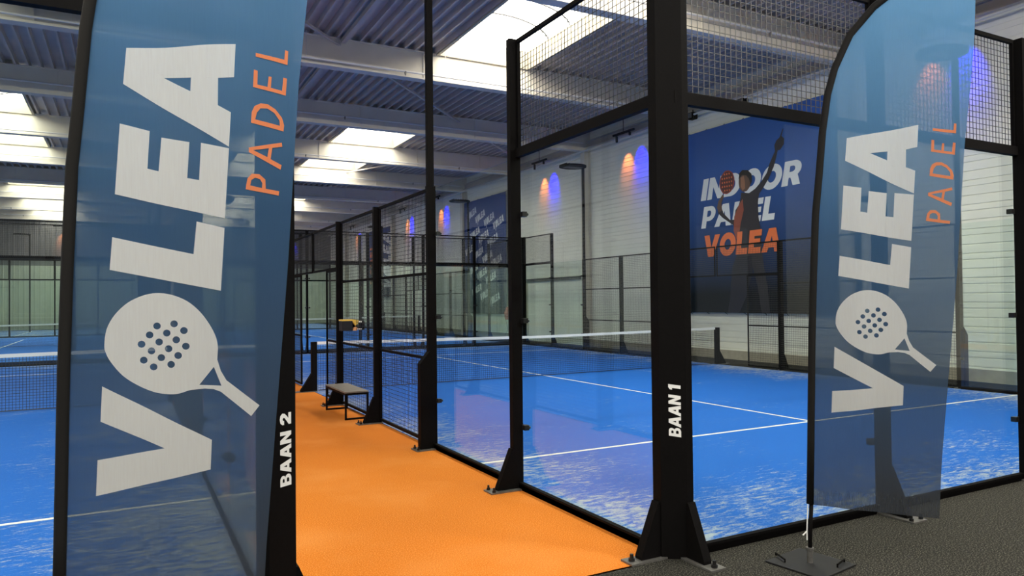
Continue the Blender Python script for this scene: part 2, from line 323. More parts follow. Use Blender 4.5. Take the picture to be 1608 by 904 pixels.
FLAG_ORANGE = [[[(0.73, 2.663), (0.7297, 2.6478), (0.8515, 2.6226), (0.8551, 2.6796), (0.8429, 2.6827), (0.8395, 2.6427)]], [[(0.7225, 2.5946), (0.7368, 2.5904), (0.7349, 2.5348), (0.7739, 2.5268), (0.7782, 2.57), (0.7897, 2.5681), (0.7862, 2.5239), (0.8293, 2.5146), (0.8347, 2.5696), (0.8487, 2.5665), (0.8431, 2.4965), (0.7186, 2.5239)]], [[(0.7089, 2.3795), (0.7124, 2.4228), (0.7235, 2.4474), (0.746, 2.4591), (0.7727, 2.4572), (0.8033, 2.4369), (0.8274, 2.4051), (0.8356, 2.3744), (0.8325, 2.3495)], [(0.7253, 2.3936), (0.732, 2.4215), (0.7457, 2.4388), (0.7723, 2.439), (0.7986, 2.4221), (0.8175, 2.3937), (0.8189, 2.3715)]], [[(0.7, 2.2796), (0.8256, 2.3037), (0.8271, 2.2875), (0.789, 2.2806), (0.782, 2.2346), (0.824, 2.2123), (0.8192, 2.1935), (0.6997, 2.2613)], [(0.7757, 2.2783), (0.7159, 2.2696), (0.7698, 2.2424)]], [[(0.6885, 2.1301), (0.6934, 2.1552), (0.7098, 2.1747), (0.7383, 2.1733), (0.7611, 2.152), (0.7622, 2.1146), (0.8133, 2.1063), (0.8112, 2.0884), (0.6863, 2.1119)], [(0.7036, 2.1274), (0.7076, 2.1495), (0.7229, 2.1589), (0.7407, 2.153), (0.7493, 2.1374), (0.748, 2.1173)]]]
P_BODY = [(8.94, 5.85), (8.92, 5.82), (8.98, 5.67), (8.9, 5.58), (8.91, 5.45), (9.03, 5.33), (9.11, 5.33), (9.15, 5.18), (9.24, 4.94), (9.41, 4.67), (9.58, 4.47), (9.73, 4.33), (9.77, 4.11), (9.76, 3.74), (9.7, 3.41), (9.67, 2.83), (9.6, 2.42), (9.5, 1.93), (9.43, 1.27), (9.71, 1.27), (9.82, 1.94), (9.98, 2.44), (10.12, 2.11), (10.3, 1.61), (10.49, 1.26), (10.88, 1.26), (10.76, 1.79), (10.65, 2.38), (10.53, 2.8), (10.54, 3.31), (10.6, 3.58), (10.74, 3.67), (11.02, 3.84), (11.19, 3.98), (11.23, 4.16), (11.13, 4.27), (11.06, 4.12), (10.99, 3.96), (10.76, 3.76), (10.6, 3.75), (10.55, 4.0), (10.43, 4.12), (10.36, 4.31), (10.34, 4.44), (10.07, 4.39), (9.85, 4.48), (9.64, 4.64), (9.46, 4.83), (9.38, 5.03), (9.25, 5.24), (9.19, 5.33), (9.21, 5.48), (9.14, 5.59), (9.04, 5.64)]
P_SHIRT = [(10.63, 3.46), (10.6, 3.83), (10.43, 4.12), (10.29, 4.27), (10.26, 3.96), (10.37, 3.64), (10.45, 3.27), (10.54, 3.23)]
P_LEGL = [(10.7, 2.47), (10.53, 2.8), (10.02, 2.74), (9.98, 2.36), (10.21, 1.7), (10.45, 1.28), (10.84, 1.27)]
P_HEAD = [(10.0, 4.67), (10.02, 4.6), (10.05, 4.54), (10.09, 4.5), (10.14, 4.46), (10.19, 4.45), (10.25, 4.45), (10.3, 4.47), (10.35, 4.51), (10.39, 4.56), (10.41, 4.62), (10.42, 4.69), (10.42, 4.76), (10.4, 4.83), (10.37, 4.89), (10.33, 4.93), (10.28, 4.96), (10.22, 4.98), (10.17, 4.97), (10.11, 4.95), (10.07, 4.91), (10.03, 4.86), (10.01, 4.8), (10.0, 4.73)]
P_HAIR = [(10.42, 4.8), (10.39, 4.96), (10.28, 5.03), (10.1, 5.0), (9.97, 4.88), (9.96, 4.69), (10.0, 4.6), (10.06, 4.77), (10.15, 4.87), (10.3, 4.9)]
P_FACE = [(10.35, 4.84), (10.24, 4.87), (10.2, 4.71), (10.2, 4.53), (10.29, 4.49), (10.35, 4.6)]
P_RACK = [(10.58, 4.72), (10.61, 4.64), (10.65, 4.58), (10.71, 4.52), (10.78, 4.49), (10.85, 4.47), (10.92, 4.48), (10.99, 4.5), (11.04, 4.55), (11.09, 4.62), (11.12, 4.69), (11.13, 4.78), (11.12, 4.86), (11.09, 4.94), (11.04, 5.01), (10.98, 5.06), (10.92, 5.1), (10.84, 5.11), (10.77, 5.1), (10.71, 5.07), (10.65, 5.03), (10.61, 4.96), (10.58, 4.89), (10.57, 4.81)]
P_RACK2 = [(10.62, 4.73), (10.64, 4.66), (10.68, 4.6), (10.73, 4.55), (10.79, 4.52), (10.85, 4.5), (10.91, 4.51), (10.97, 4.53), (11.02, 4.58), (11.06, 4.63), (11.08, 4.7), (11.09, 4.78), (11.08, 4.85), (11.05, 4.92), (11.01, 4.99), (10.96, 5.03), (10.9, 5.07), (10.84, 5.08), (10.78, 5.07), (10.72, 5.05), (10.67, 5.0), (10.64, 4.95), (10.61, 4.88), (10.61, 4.81)]
P_HAND = [(11.03, 4.47), (10.96, 4.44), (11.06, 4.26), (11.04, 4.05), (11.16, 4.0), (11.23, 4.14), (11.18, 4.31)]

# ---------------------------------------------------------------- hall shell
XR, XL, YB, YF, ZT = 11.4, -13.86, 54.4, -9.0, 8.6
o = MB().box(XL, XR, YF, YB, -0.2, -0.012).build('floor', CARPET, loc=(0, 0, 0)); struct(o)
# orange corridor carpet between the two courts (lies flush on the hall floor)
o = MB().box(-2.40, -0.02, 0.0, 20.0, -0.012, 0.0).build('corridor_turf', ORANGE)
tag(o, 'orange turf walkway running between the two blue courts', 'carpet')
o = MB().box(XL, XR, YF, 0.02, -0.012, 0.0).build('entrance_carpet', CARPET)
tag(o, 'dark grey speckled carpet in front of the courts', 'carpet')
o = MB().box(10.12, XR, 0.02, YB, -0.012, 0.0).build('side_carpet', CARPET)
tag(o, 'dark carpet strip between the BAAN 1 court and the hall wall', 'carpet')
o = MB().box(-2.40, -0.02, 20.0, YB, -0.012, 0.0).build('rear_walkway_turf', ORANGE)
tag(o, 'orange turf walkway between the two rear courts', 'carpet')

def ribbed_wall_x(x, y0, y1, z0, z1, side, m, name):
    """horizontal sheet cladding: broad flats with narrow grooves, running along y"""
    b = MB(); prof = []; z = z0; k = 0
    while z < z1:
        h = 0.15 if k % 3 else 0.09
        g = 0.04
        prof += [(0, z), (0, min(z1, z + h)), (g, min(z1, z + h + 0.004)), (g, min(z1, z + h + 0.026))]
        z += h + 0.028; k += 1
    prof.append((0, z1))
    n = len(prof)
    for y in (y0, y1):
        b.v += [(x + side * d, y, zz) for d, zz in prof]
    b.f += [(i, i + 1, n + i + 1, n + i) for i in range(n - 1)]
    o = b.build(name, m, fix=False); o.data.materials.append(JOINT)
    for p in o.data.polygons:
        if p.index % 4 == 2: p.material_index = 1
    return struct(o)
ribbed_wall_x(XR, YF, YB, 0.0, 7.6, 1, WALLM, 'wall_right')
struct(MB().box(XR + 0.02, XR + 0.2, YF, YB, 0, ZT).build('wall_right.001', WALLM))
struct(MB().box(XR - 0.05, XR, YF, YB, 0.0, 0.24).build('baseboard_right', PLINTH))
struct(MB().box(XL - 0.2, XL, YF, YB, 0, ZT).build('wall_left', WALLM))
b = MB()
x = XL
prof = []
while x < XR:
    prof += [(x, YB), (x + 0.2, YB), (x + 0.22, YB - 0.03), (x + 0.28, YB - 0.03)]; x += 0.3
n = len(prof)
for z in (4.3, ZT): b.v += [(px, py, z) for px, py in prof]
b.f += [(i, i + 1, n + i + 1, n + i) for i in range(n - 1)]
struct(b.build('wall_back', WALLD, fix=False)); b.v = [(vx, vy, 0.0 if vz < 5 else 4.3) for vx, vy, vz in b.v]; struct(b.build('wall_back', WALLP, fix=False))
struct(MB().box(XL, XR, YB + 0.02, YB + 0.2, 0, ZT).build('wall_back.001', WALLD))
# entrance wall behind the camera, with unseen glowing glazing added as fill light
fr = MB().box(XL, XR, YF - 0.2, YF, 3.4, ZT).box(XL, XL + 1.2, YF - 0.2, YF, 0, 3.4).box(XR - 1.2, XR, YF - 0.2, YF, 0, 3.4)
struct(fr.build('wall_front', WALLD))
nW = 8; ww = (XR - XL - 2.4) / nW
for i in range(nW):
    x0 = XL + 1.2 + i * ww
    w = struct(MB().box(x0, x0 + 0.06, YF - 0.1, YF, 0, 3.4).box(x0 + ww - 0.06, x0 + ww, YF - 0.1, YF, 0, 3.4)
               .box(x0, x0 + ww, YF - 0.1, YF, 3.33, 3.4).box(x0, x0 + ww, YF - 0.1, YF, 0, 0.08).box(x0, x0 + ww, YF - 0.1, YF, 1.0, 1.06).build('added_window_%d' % (i + 1), GREY))
    MB().box(x0 + 0.06, x0 + ww - 0.06, YF - 0.07, YF - 0.06, 0.08, 3.33).build('pane', FILL_PANE, w)  # glowing pane added to light the flags and court fronts

# ---------------------------------------------------------------- roof: beams, ribbed deck, skylights
BEAMS = [-8.6 + 5.25 * i for i in range(13)]          # 7.15, 12.4, 17.65 ... among them
ZB0, ZB1 = 6.88, 7.54
SKYX = [(-8.1, -5.62), (3.48, 5.92)]
def has_sky(i): return (i - 1) % 3 != 0 or i in (1, 10)      # unseen second-bay skylights are added to light the flags; bay i lies between beam i and beam i+1
BAYS = list(zip(BEAMS[:-1], BEAMS[1:]))
def deck_strip(x0, x1, y0, y1, b):
    p = 0.262; prof = []
    k = math.floor(x0 / p) * p
    x = k
    while x < x1 + p:
        for dx, z in ((0, 0.0), (0.046, 0.0), (0.064, 0.13), (0.244, 0.13), (0.262, 0.0)):
            prof.append((x + dx, z))
        x += p
    prof = [(min(max(px, x0), x1), z) for px, z in prof]
    n = len(prof); s = len(b.v)
    for y in (y0, y1): b.v += [(px, y, ZB1 + z) for px, z in prof]
    b.f += [(s + i, s + n + i, s + n + i + 1, s + i + 1) for i in range(n - 1) if prof[i + 1][0] - prof[i][0] > 1e-5]
db = MB()
y_lo, y_hi = YF, YB
deck_strip(XL, SKYX[0][0], y_lo, y_hi, db); deck_strip(SKYX[0][1], SKYX[1][0], y_lo, y_hi, db); deck_strip(SKYX[1][1], XR, y_lo, y_hi, db)
for i, (ya, yb) in enumerate(BAYS):
    if not has_sky(i):
        for sx in SKYX: deck_strip(sx[0], sx[1], max(ya, YF), yb, db)
struct(db.build('ceiling', DECK, fix=False))
top = MB()      # weather side of the roof above the deck, open at the skylights
for xa, xb in ((XL - .2, SKYX[0][0] - 0.02), (SKYX[0][1] + 0.02, SKYX[1][0] - 0.02), (SKYX[1][1] + 0.02, XR + .2)): top.box(xa, xb, YF - .2, YB + .2, 7.72, 7.86)
for i, (ya, yb) in enumerate(BAYS):
    if not has_sky(i):
        for sx in SKYX: top.box(sx[0] - 0.02, sx[1] + 0.02, max(ya, YF), yb, 7.72, 7.86)
struct(top.build('ceiling.001', DECK))

ORD = ['first', 'second', 'third', 'fourth', 'fifth', 'sixth', 'seventh', 'eighth', 'ninth', 'tenth', 'eleventh', 'twelfth', 'thirteenth']
for i, y in enumerate(BEAMS[1:-1]):
    b = MB().box(XL, XR, y - 0.13, y + 0.13, ZB0, ZB0 + 0.035).box(XL, XR, y - 0.012, y + 0.012, ZB0 + 0.035, ZB1 - 0.035).box(XL, XR, y - 0.13, y + 0.13, ZB1 - 0.035, ZB1)
    where = '%s from the front' % ORD[i]
    t = empty('roof_beam', (0, y, 0), 0, 'off-white steel roof beam across the hall, %s' % where, 'beam', 'roof beams')
    b = MB().box(XL, XR, -0.13, 0.13, ZB0, ZB0 + 0.035).box(XL, XR, -0.10, -0.06, ZB0 + 0.035, ZB1 - 0.03).box(XL, XR, -0.13, 0.13, ZB1 - 0.03, ZB1)
    b.build('girder', STEELW, t)
    for xs in (-9.8, -4.6, -1.6, 3.1, 6.9, 9.6):
        MB().box(xs - 0.006, xs + 0.006, -0.125, -0.10, ZB0 + 0.035, ZB1 - 0.03).build('stiffener', STEELW, t)
    # sprinkler pipe in front of the girder
    pz = 7.12 if i % 2 == 0 else 6.96
    q = empty('sprinkler_pipe', (0, y - 0.26, 0), 0, 'thin white pipe hung along the roof beam %s' % where, 'pipe', 'pipes along the beams')
    MB().tube([(XL + .3, 0, pz), (XR - .4, 0, pz)], 0.024, 8).build('pipe', PIPE, q, smooth=False)
    for xs in (-10.5, -7.2, -4.0, 0.35, 3.6, 6.9, 9.9):
        MB().tube([(xs, 0, pz), (xs, 0, ZB1 + 0.0)], 0.007, 6).build('hanger_rod', PIPE, q)
    for xs in (-8.6, -1.9, 2.6, 8.6):
        MB().tube([(xs, 0, pz), (xs, 0, pz - 0.09)], [0.03, 0.016], 8).build('sprinkler_head', PLATE, q)

SIDE = ['left', 'right']
ns = 0
for i, (ya, yb) in enumerate(BAYS):
    if not has_sky(i) or yb < -4: continue
    for j, (xa, xb) in enumerate(SKYX):
        y0, y1 = ya + 0.16, yb - 0.16
        y0 = max(y0, YF + .1)
        t = empty('skylight', (0, 0, 0), 0, 'arched daylit skylight, %s row, in the %s bay from the front' % (SIDE[j], ORD[i]), 'skylight', 'barrel skylights')
        zc = 7.95
        c = MB().box(xa - 0.05, xa + 0.02, y0, y1, ZB1 - 0.04, zc).box(xb - 0.02, xb + 0.05, y0, y1, ZB1 - 0.04, zc).box(xa - .05, xb + .05, y0 - 0.16, y0, ZB1 - 0.04, zc).box(xa - .05, xb + .05, y1, y1 + 0.16, ZB1 - 0.04, zc)
        c.build('curb', CURB, t)
        n = 16; cx = (xa + xb) / 2; hw = (xb - xa) / 2; rise = 0.42
        d = MB()
        pr = [(cx - hw * math.cos(math.pi * k / n), zc + rise * math.sin(math.pi * k / n)) for k in range(n + 1)]
        for yy in (y0 - .16, y1 + .16): d.v += [(px, yy, pz_) for px, pz_ in pr]
        N1 = n + 1
        d.f += [(k, k + 1, N1 + k + 1, N1 + k) for k in range(n)] + [tuple(range(N1)), tuple(range(2 * N1 - 1, N1 - 1, -1))]
        d.build('dome_sheet', DAY, t, fix=False)
        for k in range(1, 5):
            yy = y0 + (y1 - y0) * k / 5
            MB().tube([(px * 1.0, yy, pz_ - 0.03) for px, pz_ in pr], 0.022, 5, cap=False).build('glazing_bar', GREY, t)

for xs, lab in ((1.2, 'right of the walkway'), (-3.7, 'left of the walkway')):
    t = MB().box(xs - 0.05, xs + 0.05, YF, YB, ZB1 - 0.10, ZB1 - 0.0).build('roof_purlin', DECK)
    tag(t, 'grey steel roof bar running the length of the hall, %s' % lab, 'beam')
# diagonal wind bracing
rods = [((-4.05, 7.15), (1.2, 12.4)), ((1.2, 12.4), (6.45, 17.65)), ((6.45, 17.65), (11.2, 22.4)), ((1.2, 12.4), (-4.05, 17.65)), ((5.5, 28.15), (7.9, 22.9)), ((-3.7, 17.65), (-8.9, 22.9))]
rl = ['from the second to the third beam on the left', 'from the third to the fourth beam', 'running to the hall wall past the fourth beam', 'crossing the bay without skylights on the left', 'short and steep in the sixth bay', 'over the BAAN 2 court']
rl = ['meeting the roof bar at the beam before BAAN 1 skylight', 'crossing the dark roof bay without skylights to the right', 'running past that dark bay to the hall wall', 'crossing the dark roof bay to the left', 'short and steep beside the far skylights', 'over the BAAN 2 court']
for k, (a, bb) in enumerate(rods):
    o = MB().bar((a[0], a[1], 7.40), (bb[0], bb[1], 7.40), 0.06, 0.05).build('brace_rod', DECK)
    tag(o, 'grey diagonal roof brace %s' % rl[k], 'brace', 'roof braces')
# eave beam, cable tray and columns on the right wall
t = MB().box(XR - 0.20, XR, YF, YB, 7.20, 7.23).box(XR - 0.11, XR - 0.09, YF, YB, 7.02, 7.20).box(XR - 0.20, XR, YF, YB, 6.98, 7.02).build('eave_beam', DECK)
tag(t, 'grey steel eave beam along the top of the right hall wall', 'beam')
t = MB().tube([(XR - 0.32, YF + .3, 6.86), (XR - 0.32, YB - .3, 6.86)], 0.03, 8).build('eave_pipe', PIPE)
tag(t, 'white pipe running under the eave of the right hall wall', 'pipe')
for k, y in enumerate([-3.35, 7.15, 17.65, 28.15, 38.65, 49.15]):
    c = MB().box(XR - 0.26, XR - 0.245, y - 0.13, y + 0.13, 0, 7.0).box(XR - 0.245, XR - 0.015, y - 0.008, y + 0.008, 0, 7.0).box(XR - 0.015, XR, y - 0.13, y + 0.13, 0, 7.0).build('steel_column', STEELW)
    tag(c, 'off-white steel column standing against the right hall wall, %s from the front' % ORD[k], 'column', 'columns on the right wall')
t = MB().box(-11.5, -3.9, 11.25, 11.75, 6.98, 7.46).build('air_duct', BLACK, bevel=0.03)
tag(t, 'black box air duct under the roof over the BAAN 2 court', 'duct')

# ---------------------------------------------------------------- spot lamps washing the walls
BLUE, AMBER = (0.002, 0.0, 1.0), (1.0, 0.25, 0.06)
def spot_bar(x, y, along, label, heads, group):
    """black bar hung under the roof near a wall, with small spot heads aimed down the wall"""
    t = empty('spotlight_bar', (x, y, 6.98), 0, label, 'spotlight', group)
    L_ = 0.55
    e = (0, L_) if along == 'y' else (L_, 0)
    MB().box(-max(0.03, e[0]), max(0.03, e[0]), -max(0.03, e[1]), max(0.03, e[1]), -0.03, 0.03).build('bar', BLACK, t)
    MB().tube([(0, 0, 0.03), (0, 0, ZB1 + 0.1 - 6.98)], 0.01, 6).build('hanger_rod', BLACK, t)
    if along == 'x': MB().box(-0.015, 0.015, 0.03, YB - 0.03 - y, -0.015, 0.015).build('bracket', BLACK, t)
    for off, dz, col, watts in heads:
        px, py = (0, off) if along == 'y' else (off, 0)
        hd = MB().tube([(px, py, -0.03), (px, py, -0.05), (px, py, -0.0501), (px, py, -0.15 - dz)], [0.012, 0.012, 0.04, 0.04], 12).build('lamp_head', BLACK, t)
        ld = bpy.data.lights.new('spot_bulb', 'SPOT'); ld.color = col; ld.energy = watts; ld.spot_size = R(56); ld.spot_blend = 1.0; ld.shadow_soft_size = 0.03
        lo = bpy.data.objects.new('spot_bulb', ld); COL.objects.link(lo); lo.parent = hd; lo.location = (px, py, -0.17 - dz)
        aim = (0.62, 0, -1) if along == 'y' else (0, 0.62, -1)
        lo.rotation_euler = Vector(aim).to_track_quat('-Z', 'Y').to_euler()
pairs = [4.9, 15.0, 20.35, 30.9, 36.0, 46.5]
wl = ['beside the INDOOR PADEL banner toward the front', 'between INDOOR PADEL banner and shutter door', 'above the shutter door', 'behind the blue pattern banner', 'before the far blue banner', 'near the back corner of the hall']
for k, y in enumerate(pairs):
    spot_bar(XR - 0.45, y, 'y', 'black spotlight bar high on the right wall, %s' % wl[k], [(-0.33, 0.0, BLUE, 330), (0.36, 0.10, AMBER, 95)], 'wall spotlight bars')
spot_bar(8.3, YB - 0.5, 'x', 'black spotlight bar throwing blue light on the dark back wall', [(0, 0, BLUE, 800)], 'back wall spotlights')
spot_bar(-6.9, YB - 0.5, 'x', 'black spotlight bar throwing amber light on the dark back wall', [(0, 0, AMBER, 260)], 'back wall spotlights')

for k, (x, lab) in enumerate(((-7.0, 'leftmost of the row'), (-3.0, 'above the left flag'), (1.0, 'above the right flag'), (5.0, 'rightmost of the row'))):
    t = empty('added_lamp', (x, -5.6, 6.5), 0, 'added unseen fill lamp hung over the entrance carpet, %s' % lab, 'lamp', 'added fill lamps')  # added out of view to brighten the flags and carpet
    MB().box(-0.75, 0.75, -0.12, 0.12, 0.0, 0.06).build('added_housing', PIPE, t)
    for sx in (-0.6, 0.6): MB().tube([(sx, 0, 0.06), (sx, 0, ZB1 - 6.5)], 0.006, 6).build('hanger_rod', PIPE, t)
    ld = bpy.data.lights.new('fill_light', 'AREA'); ld.shape = 'RECTANGLE'; ld.size = 1.4; ld.size_y = 0.2; ld.energy = FILL_LAMP; ld.color = (1.0, 0.96, 0.88)
    lo = bpy.data.objects.new('fill_light', ld); COL.objects.link(lo); lo.parent = t; lo.location = (0, 0.02, -0.02); lo.rotation_euler = (R(64), 0, 0)

# ---------------------------------------------------------------- shutter door, side door, exit lamp
t = empty('shutter_door', (XR, 0, 0), 0, 'wide pale shutter door with a grey frame in the right hall wall', 'door')
b = MB()
for k in range(12): b.box(-0.05, -0.03, 17.95, 22.05, 0.02 + k * 0.2, 0.02 + k * 0.2 + 0.188)
b.box(-0.035, -0.0, 17.95, 22.05, 0.02, 2.38)
b.build('door_slats', WALLM, t)
MB().box(-0.16, 0, 22.05, 22.25, 0, 2.48).build('jamb', STEELW, t); MB().box(-0.16, 0, 17.8, 17.95, 0, 2.48).build('jamb', STEELW, t)
MB().box(-0.12, 0, 17.8, 22.25, 2.38, 2.50).build('lintel', GREY, t)
t = empty('side_door', (XR, 0, 0), 0, 'narrow dark door with a white frame beside the shutter door', 'door')
MB().box(-0.04, 0, 22.5, 23.4, 0.02, 2.15).build('door_leaf', GREY, t)
MB().box(-0.07, 0, 22.36, 22.5, 0, 2.26).box(-0.07, 0, 23.4, 23.54, 0, 2.26).box(-0.07, 0, 22.36, 23.54, 2.15, 2.26).build('door_frame', WHITE, t)
MB().box(-0.10, -0.04, 22.60, 22.72, 1.0, 1.03).build('door_handle', PIPE, t)
t = empty('exit_lamp', (XR, 22.45, 2.5), 0, 'small white exit lamp box above the narrow dark door', 'lamp')
MB().box(-0.12, 0, -0.18, 0.18, 0, 0.17).build('lamp_case', WHITE, t); MB().box(-0.125, -0.12, -0.13, 0.13, 0.03, 0.14).build('lamp_lens', GREY, t)

# ---------------------------------------------------------------- padel courts
_wm = {}
def wire_mesh(w, h, pitch=0.05, t=0.0054):
    k = (round(w, 3), round(h, 3), pitch)
    if k in _wm: return _wm[k]
    b = MB()
    nx = int(round(w / pitch)); nz = int(round(h / pitch))
    def wire(a, c):
        a = Vector(a); c = Vector(c); d = (c - a).normalized(); s = Vector((0, 1, 0)); q = d.cross(s); n = len(b.v)
        for p in (a, c):
            for ang in (90, 210, 330): b.v.append(tuple(p + s * (t * .6 * math.sin(R(ang))) + q * (t * .6 * math.cos(R(ang)))))
        b.f.extend([(n + i, n + (i + 1) % 3, n + 3 + (i + 1) % 3, n + 3 + i) for i in range(3)])
    for i in range(1, nx): wire((w * i / nx, 0, 0), (w * i / nx, 0, h))
    for i in range(1, nz): wire((0, t, h * i / nz), (w, t, h * i / nz))
    o = b.build('wire_mesh', WIRE); me = o.data; bpy.data.objects.remove(o); _wm[k] = me
    return me
_cache = {}
def cached(key, fn):
    if key not in _cache:
        o = fn(); _cache[key] = o.data; bpy.data.objects.remove(o)
    return _cache[key]

H3, H4 = 2.96, 3.98
def seen(p):
    d = Vector(p) - Vector(CAM); z = d.dot(fw)
    if z < 0.4: return False
    px = 804 + 1135.5 * d.dot(rr) / z
    return -330 < px < 1900

def fence_post(M, h, lab, group, clips=(), base=0.0, lamp=False, full=True, head=1):
    """M: (x, y, rotation). Local frame: the fence runs along +x/-x, +y is the court side, -y the outside."""
    x, y, rz = M
    t = empty('fence_post', (x, y, 0), rz, lab, 'post', group)
    share('post_body', cached(('pb', h), lambda: MB().box(-0.03, 0.03, -0.10, 0.0, 0, h).build('post_body', BLACK)), t)
    if lamp:
        share('lower_sleeve', cached('ls', lambda: MB().prism([(-0.205, 0.0), (-0.09, 0.0), (-0.09, 1.10), (-0.205, 0.96)], 'x', -0.045, 0.045).build('lower_sleeve', BLACK)), t)
        share('base_plate', cached('bpl', lambda: MB().box(-0.10, 0.10, -0.27, -0.0, 0, 0.012).build('base_plate', PLATE)), t)
    else:
        share('gusset', cached('gs', lambda: MB().prism([(-0.10, 0.012), (-0.10, 0.36), (-0.115, 0.36), (-0.255, 0.03), (-0.255, 0.012)], 'x', -0.03, 0.03).build('gusset', BLACK)), t)
        share('base_plate', cached('bp', lambda: MB().box(-0.08, 0.08, -0.34, -0.0, 0, 0.012).build('base_plate', PLATE)), t)
    if full:
        yb = -0.24 if lamp else -0.305
        for sx in (-0.055, 0.055):
            share('anchor_bolt', cached('ab', lambda: MB().tube([(0, 0, 0.012), (0, 0, 0.030), (0, 0, 0.0301), (0, 0, 0.052)], [0.017, 0.017, 0.010, 0.010], 6).build('anchor_bolt', BOLT)), t, (sx, yb, 0))
        for sx, zz in clips:
            share('glass_clip', cached('gc', lambda: MB().box(-0.028, 0.028, -0.012, 0.034, -0.022, 0.022).tube([(0.012, 0.034, 0), (0.012, 0.05, 0)], 0.012, 8).build('glass_clip', BOLT)), t, (sx * 0.055, 0.0, zz))
    return t
CLIPZ = (0.54, 1.48, 2.42)
def glass_panel(x, y, rz, w, lab, group, h=H3):
    t = empty('glass_panel', (x, y, 0), rz, lab, 'glass panel', group)
    share('pane', cached(('gp', w, h), lambda: MB().box(0.032, w - 0.032, -0.002, 0.010, 0.05, h - 0.02).build('pane', GLASS)), t)
    share('bottom_rail', cached(('br', w), lambda: MB().box(0.03, w - 0.03, -0.045, -0.004, 0.0, 0.062).box(0.03, w - 0.03, -0.045, 0.02, 0.0, 0.045).build('bottom_rail', BLACK)), t)
    return t
def mesh_panel(x, y, rz, w, z0, z1, rails, lab, group, name='mesh_panel'):
    t = empty(name, (x, y, 0), rz, lab, 'mesh panel', group)
    def fr():
        b = MB()
        b.box(0.03, w - 0.03, -0.03, 0.0, z0, z0 + 0.035).box(0.03, w - 0.03, -0.03, 0.0, z1 - 0.035, z1)
        b.box(0.03, 0.05, -0.03, 0.0, z0 + .035, z1 - .035).box(w - 0.05, w - 0.03, -0.03, 0.0, z0 + .035, z1 - .035)
        if z1 == H4: b.box(0.03, w - 0.03, -0.05, 0.0, z0 - 0.035, z0 + 0.045)
        for r in rails: b.box(0.05, w - 0.05, -0.03, 0.0, r - 0.016, r + 0.016)
        return b.build('frame', BLACK)
    share('frame', cached(('fr', w, z0, z1, tuple(rails)), fr), t)
    share('wire_mesh', wire_mesh(w - 0.06, z1 - z0 - 0.03), t, (0.03, 0.004, z0 + 0.015))
    return t
def rail(x, y, rz, w, z, lab, group):
    o = share('fence_rail', cached(('rl', w), lambda: MB().box(0.03, w - 0.03, -0.05, 0.0, -0.03, 0.03).build('fence_rail', BLACK)), None, (x, y, z), (0, 0, rz))
    return tag(o, lab, 'rail', group)

def lamp_pole(x, y, rz, lab, group, zb=None):
    t = empty('lamp_pole', (x, y, 0), rz, lab, 'floodlight', group)
    MB().box(-0.035, 0.035, -0.09, -0.02, H3 if zb is None else zb, 5.93).build('pole', BLACK, t)
    b = MB()
    n = 20
    el = [(0.40 * math.cos(2 * math.pi * k / n), 0.34 + 0.46 * math.sin(2 * math.pi * k / n)) for k in range(n)]
    b.prism(el, 'z', 5.93, 5.985); b.build('lamp_head', BLACK, t)
    g = MB()
    for k in range(-3, 4): g.box(-0.17, 0.17, 0.34 + k * 0.11 - 0.008, 0.34 + k * 0.11 + 0.008, 5.985, 6.03)
    g.build('cooling_fins', BLACK, t)
    MB().box(-0.15, 0.15, 0.05, 0.63, 5.915, 5.93).build('lamp_lens', GREY, t)

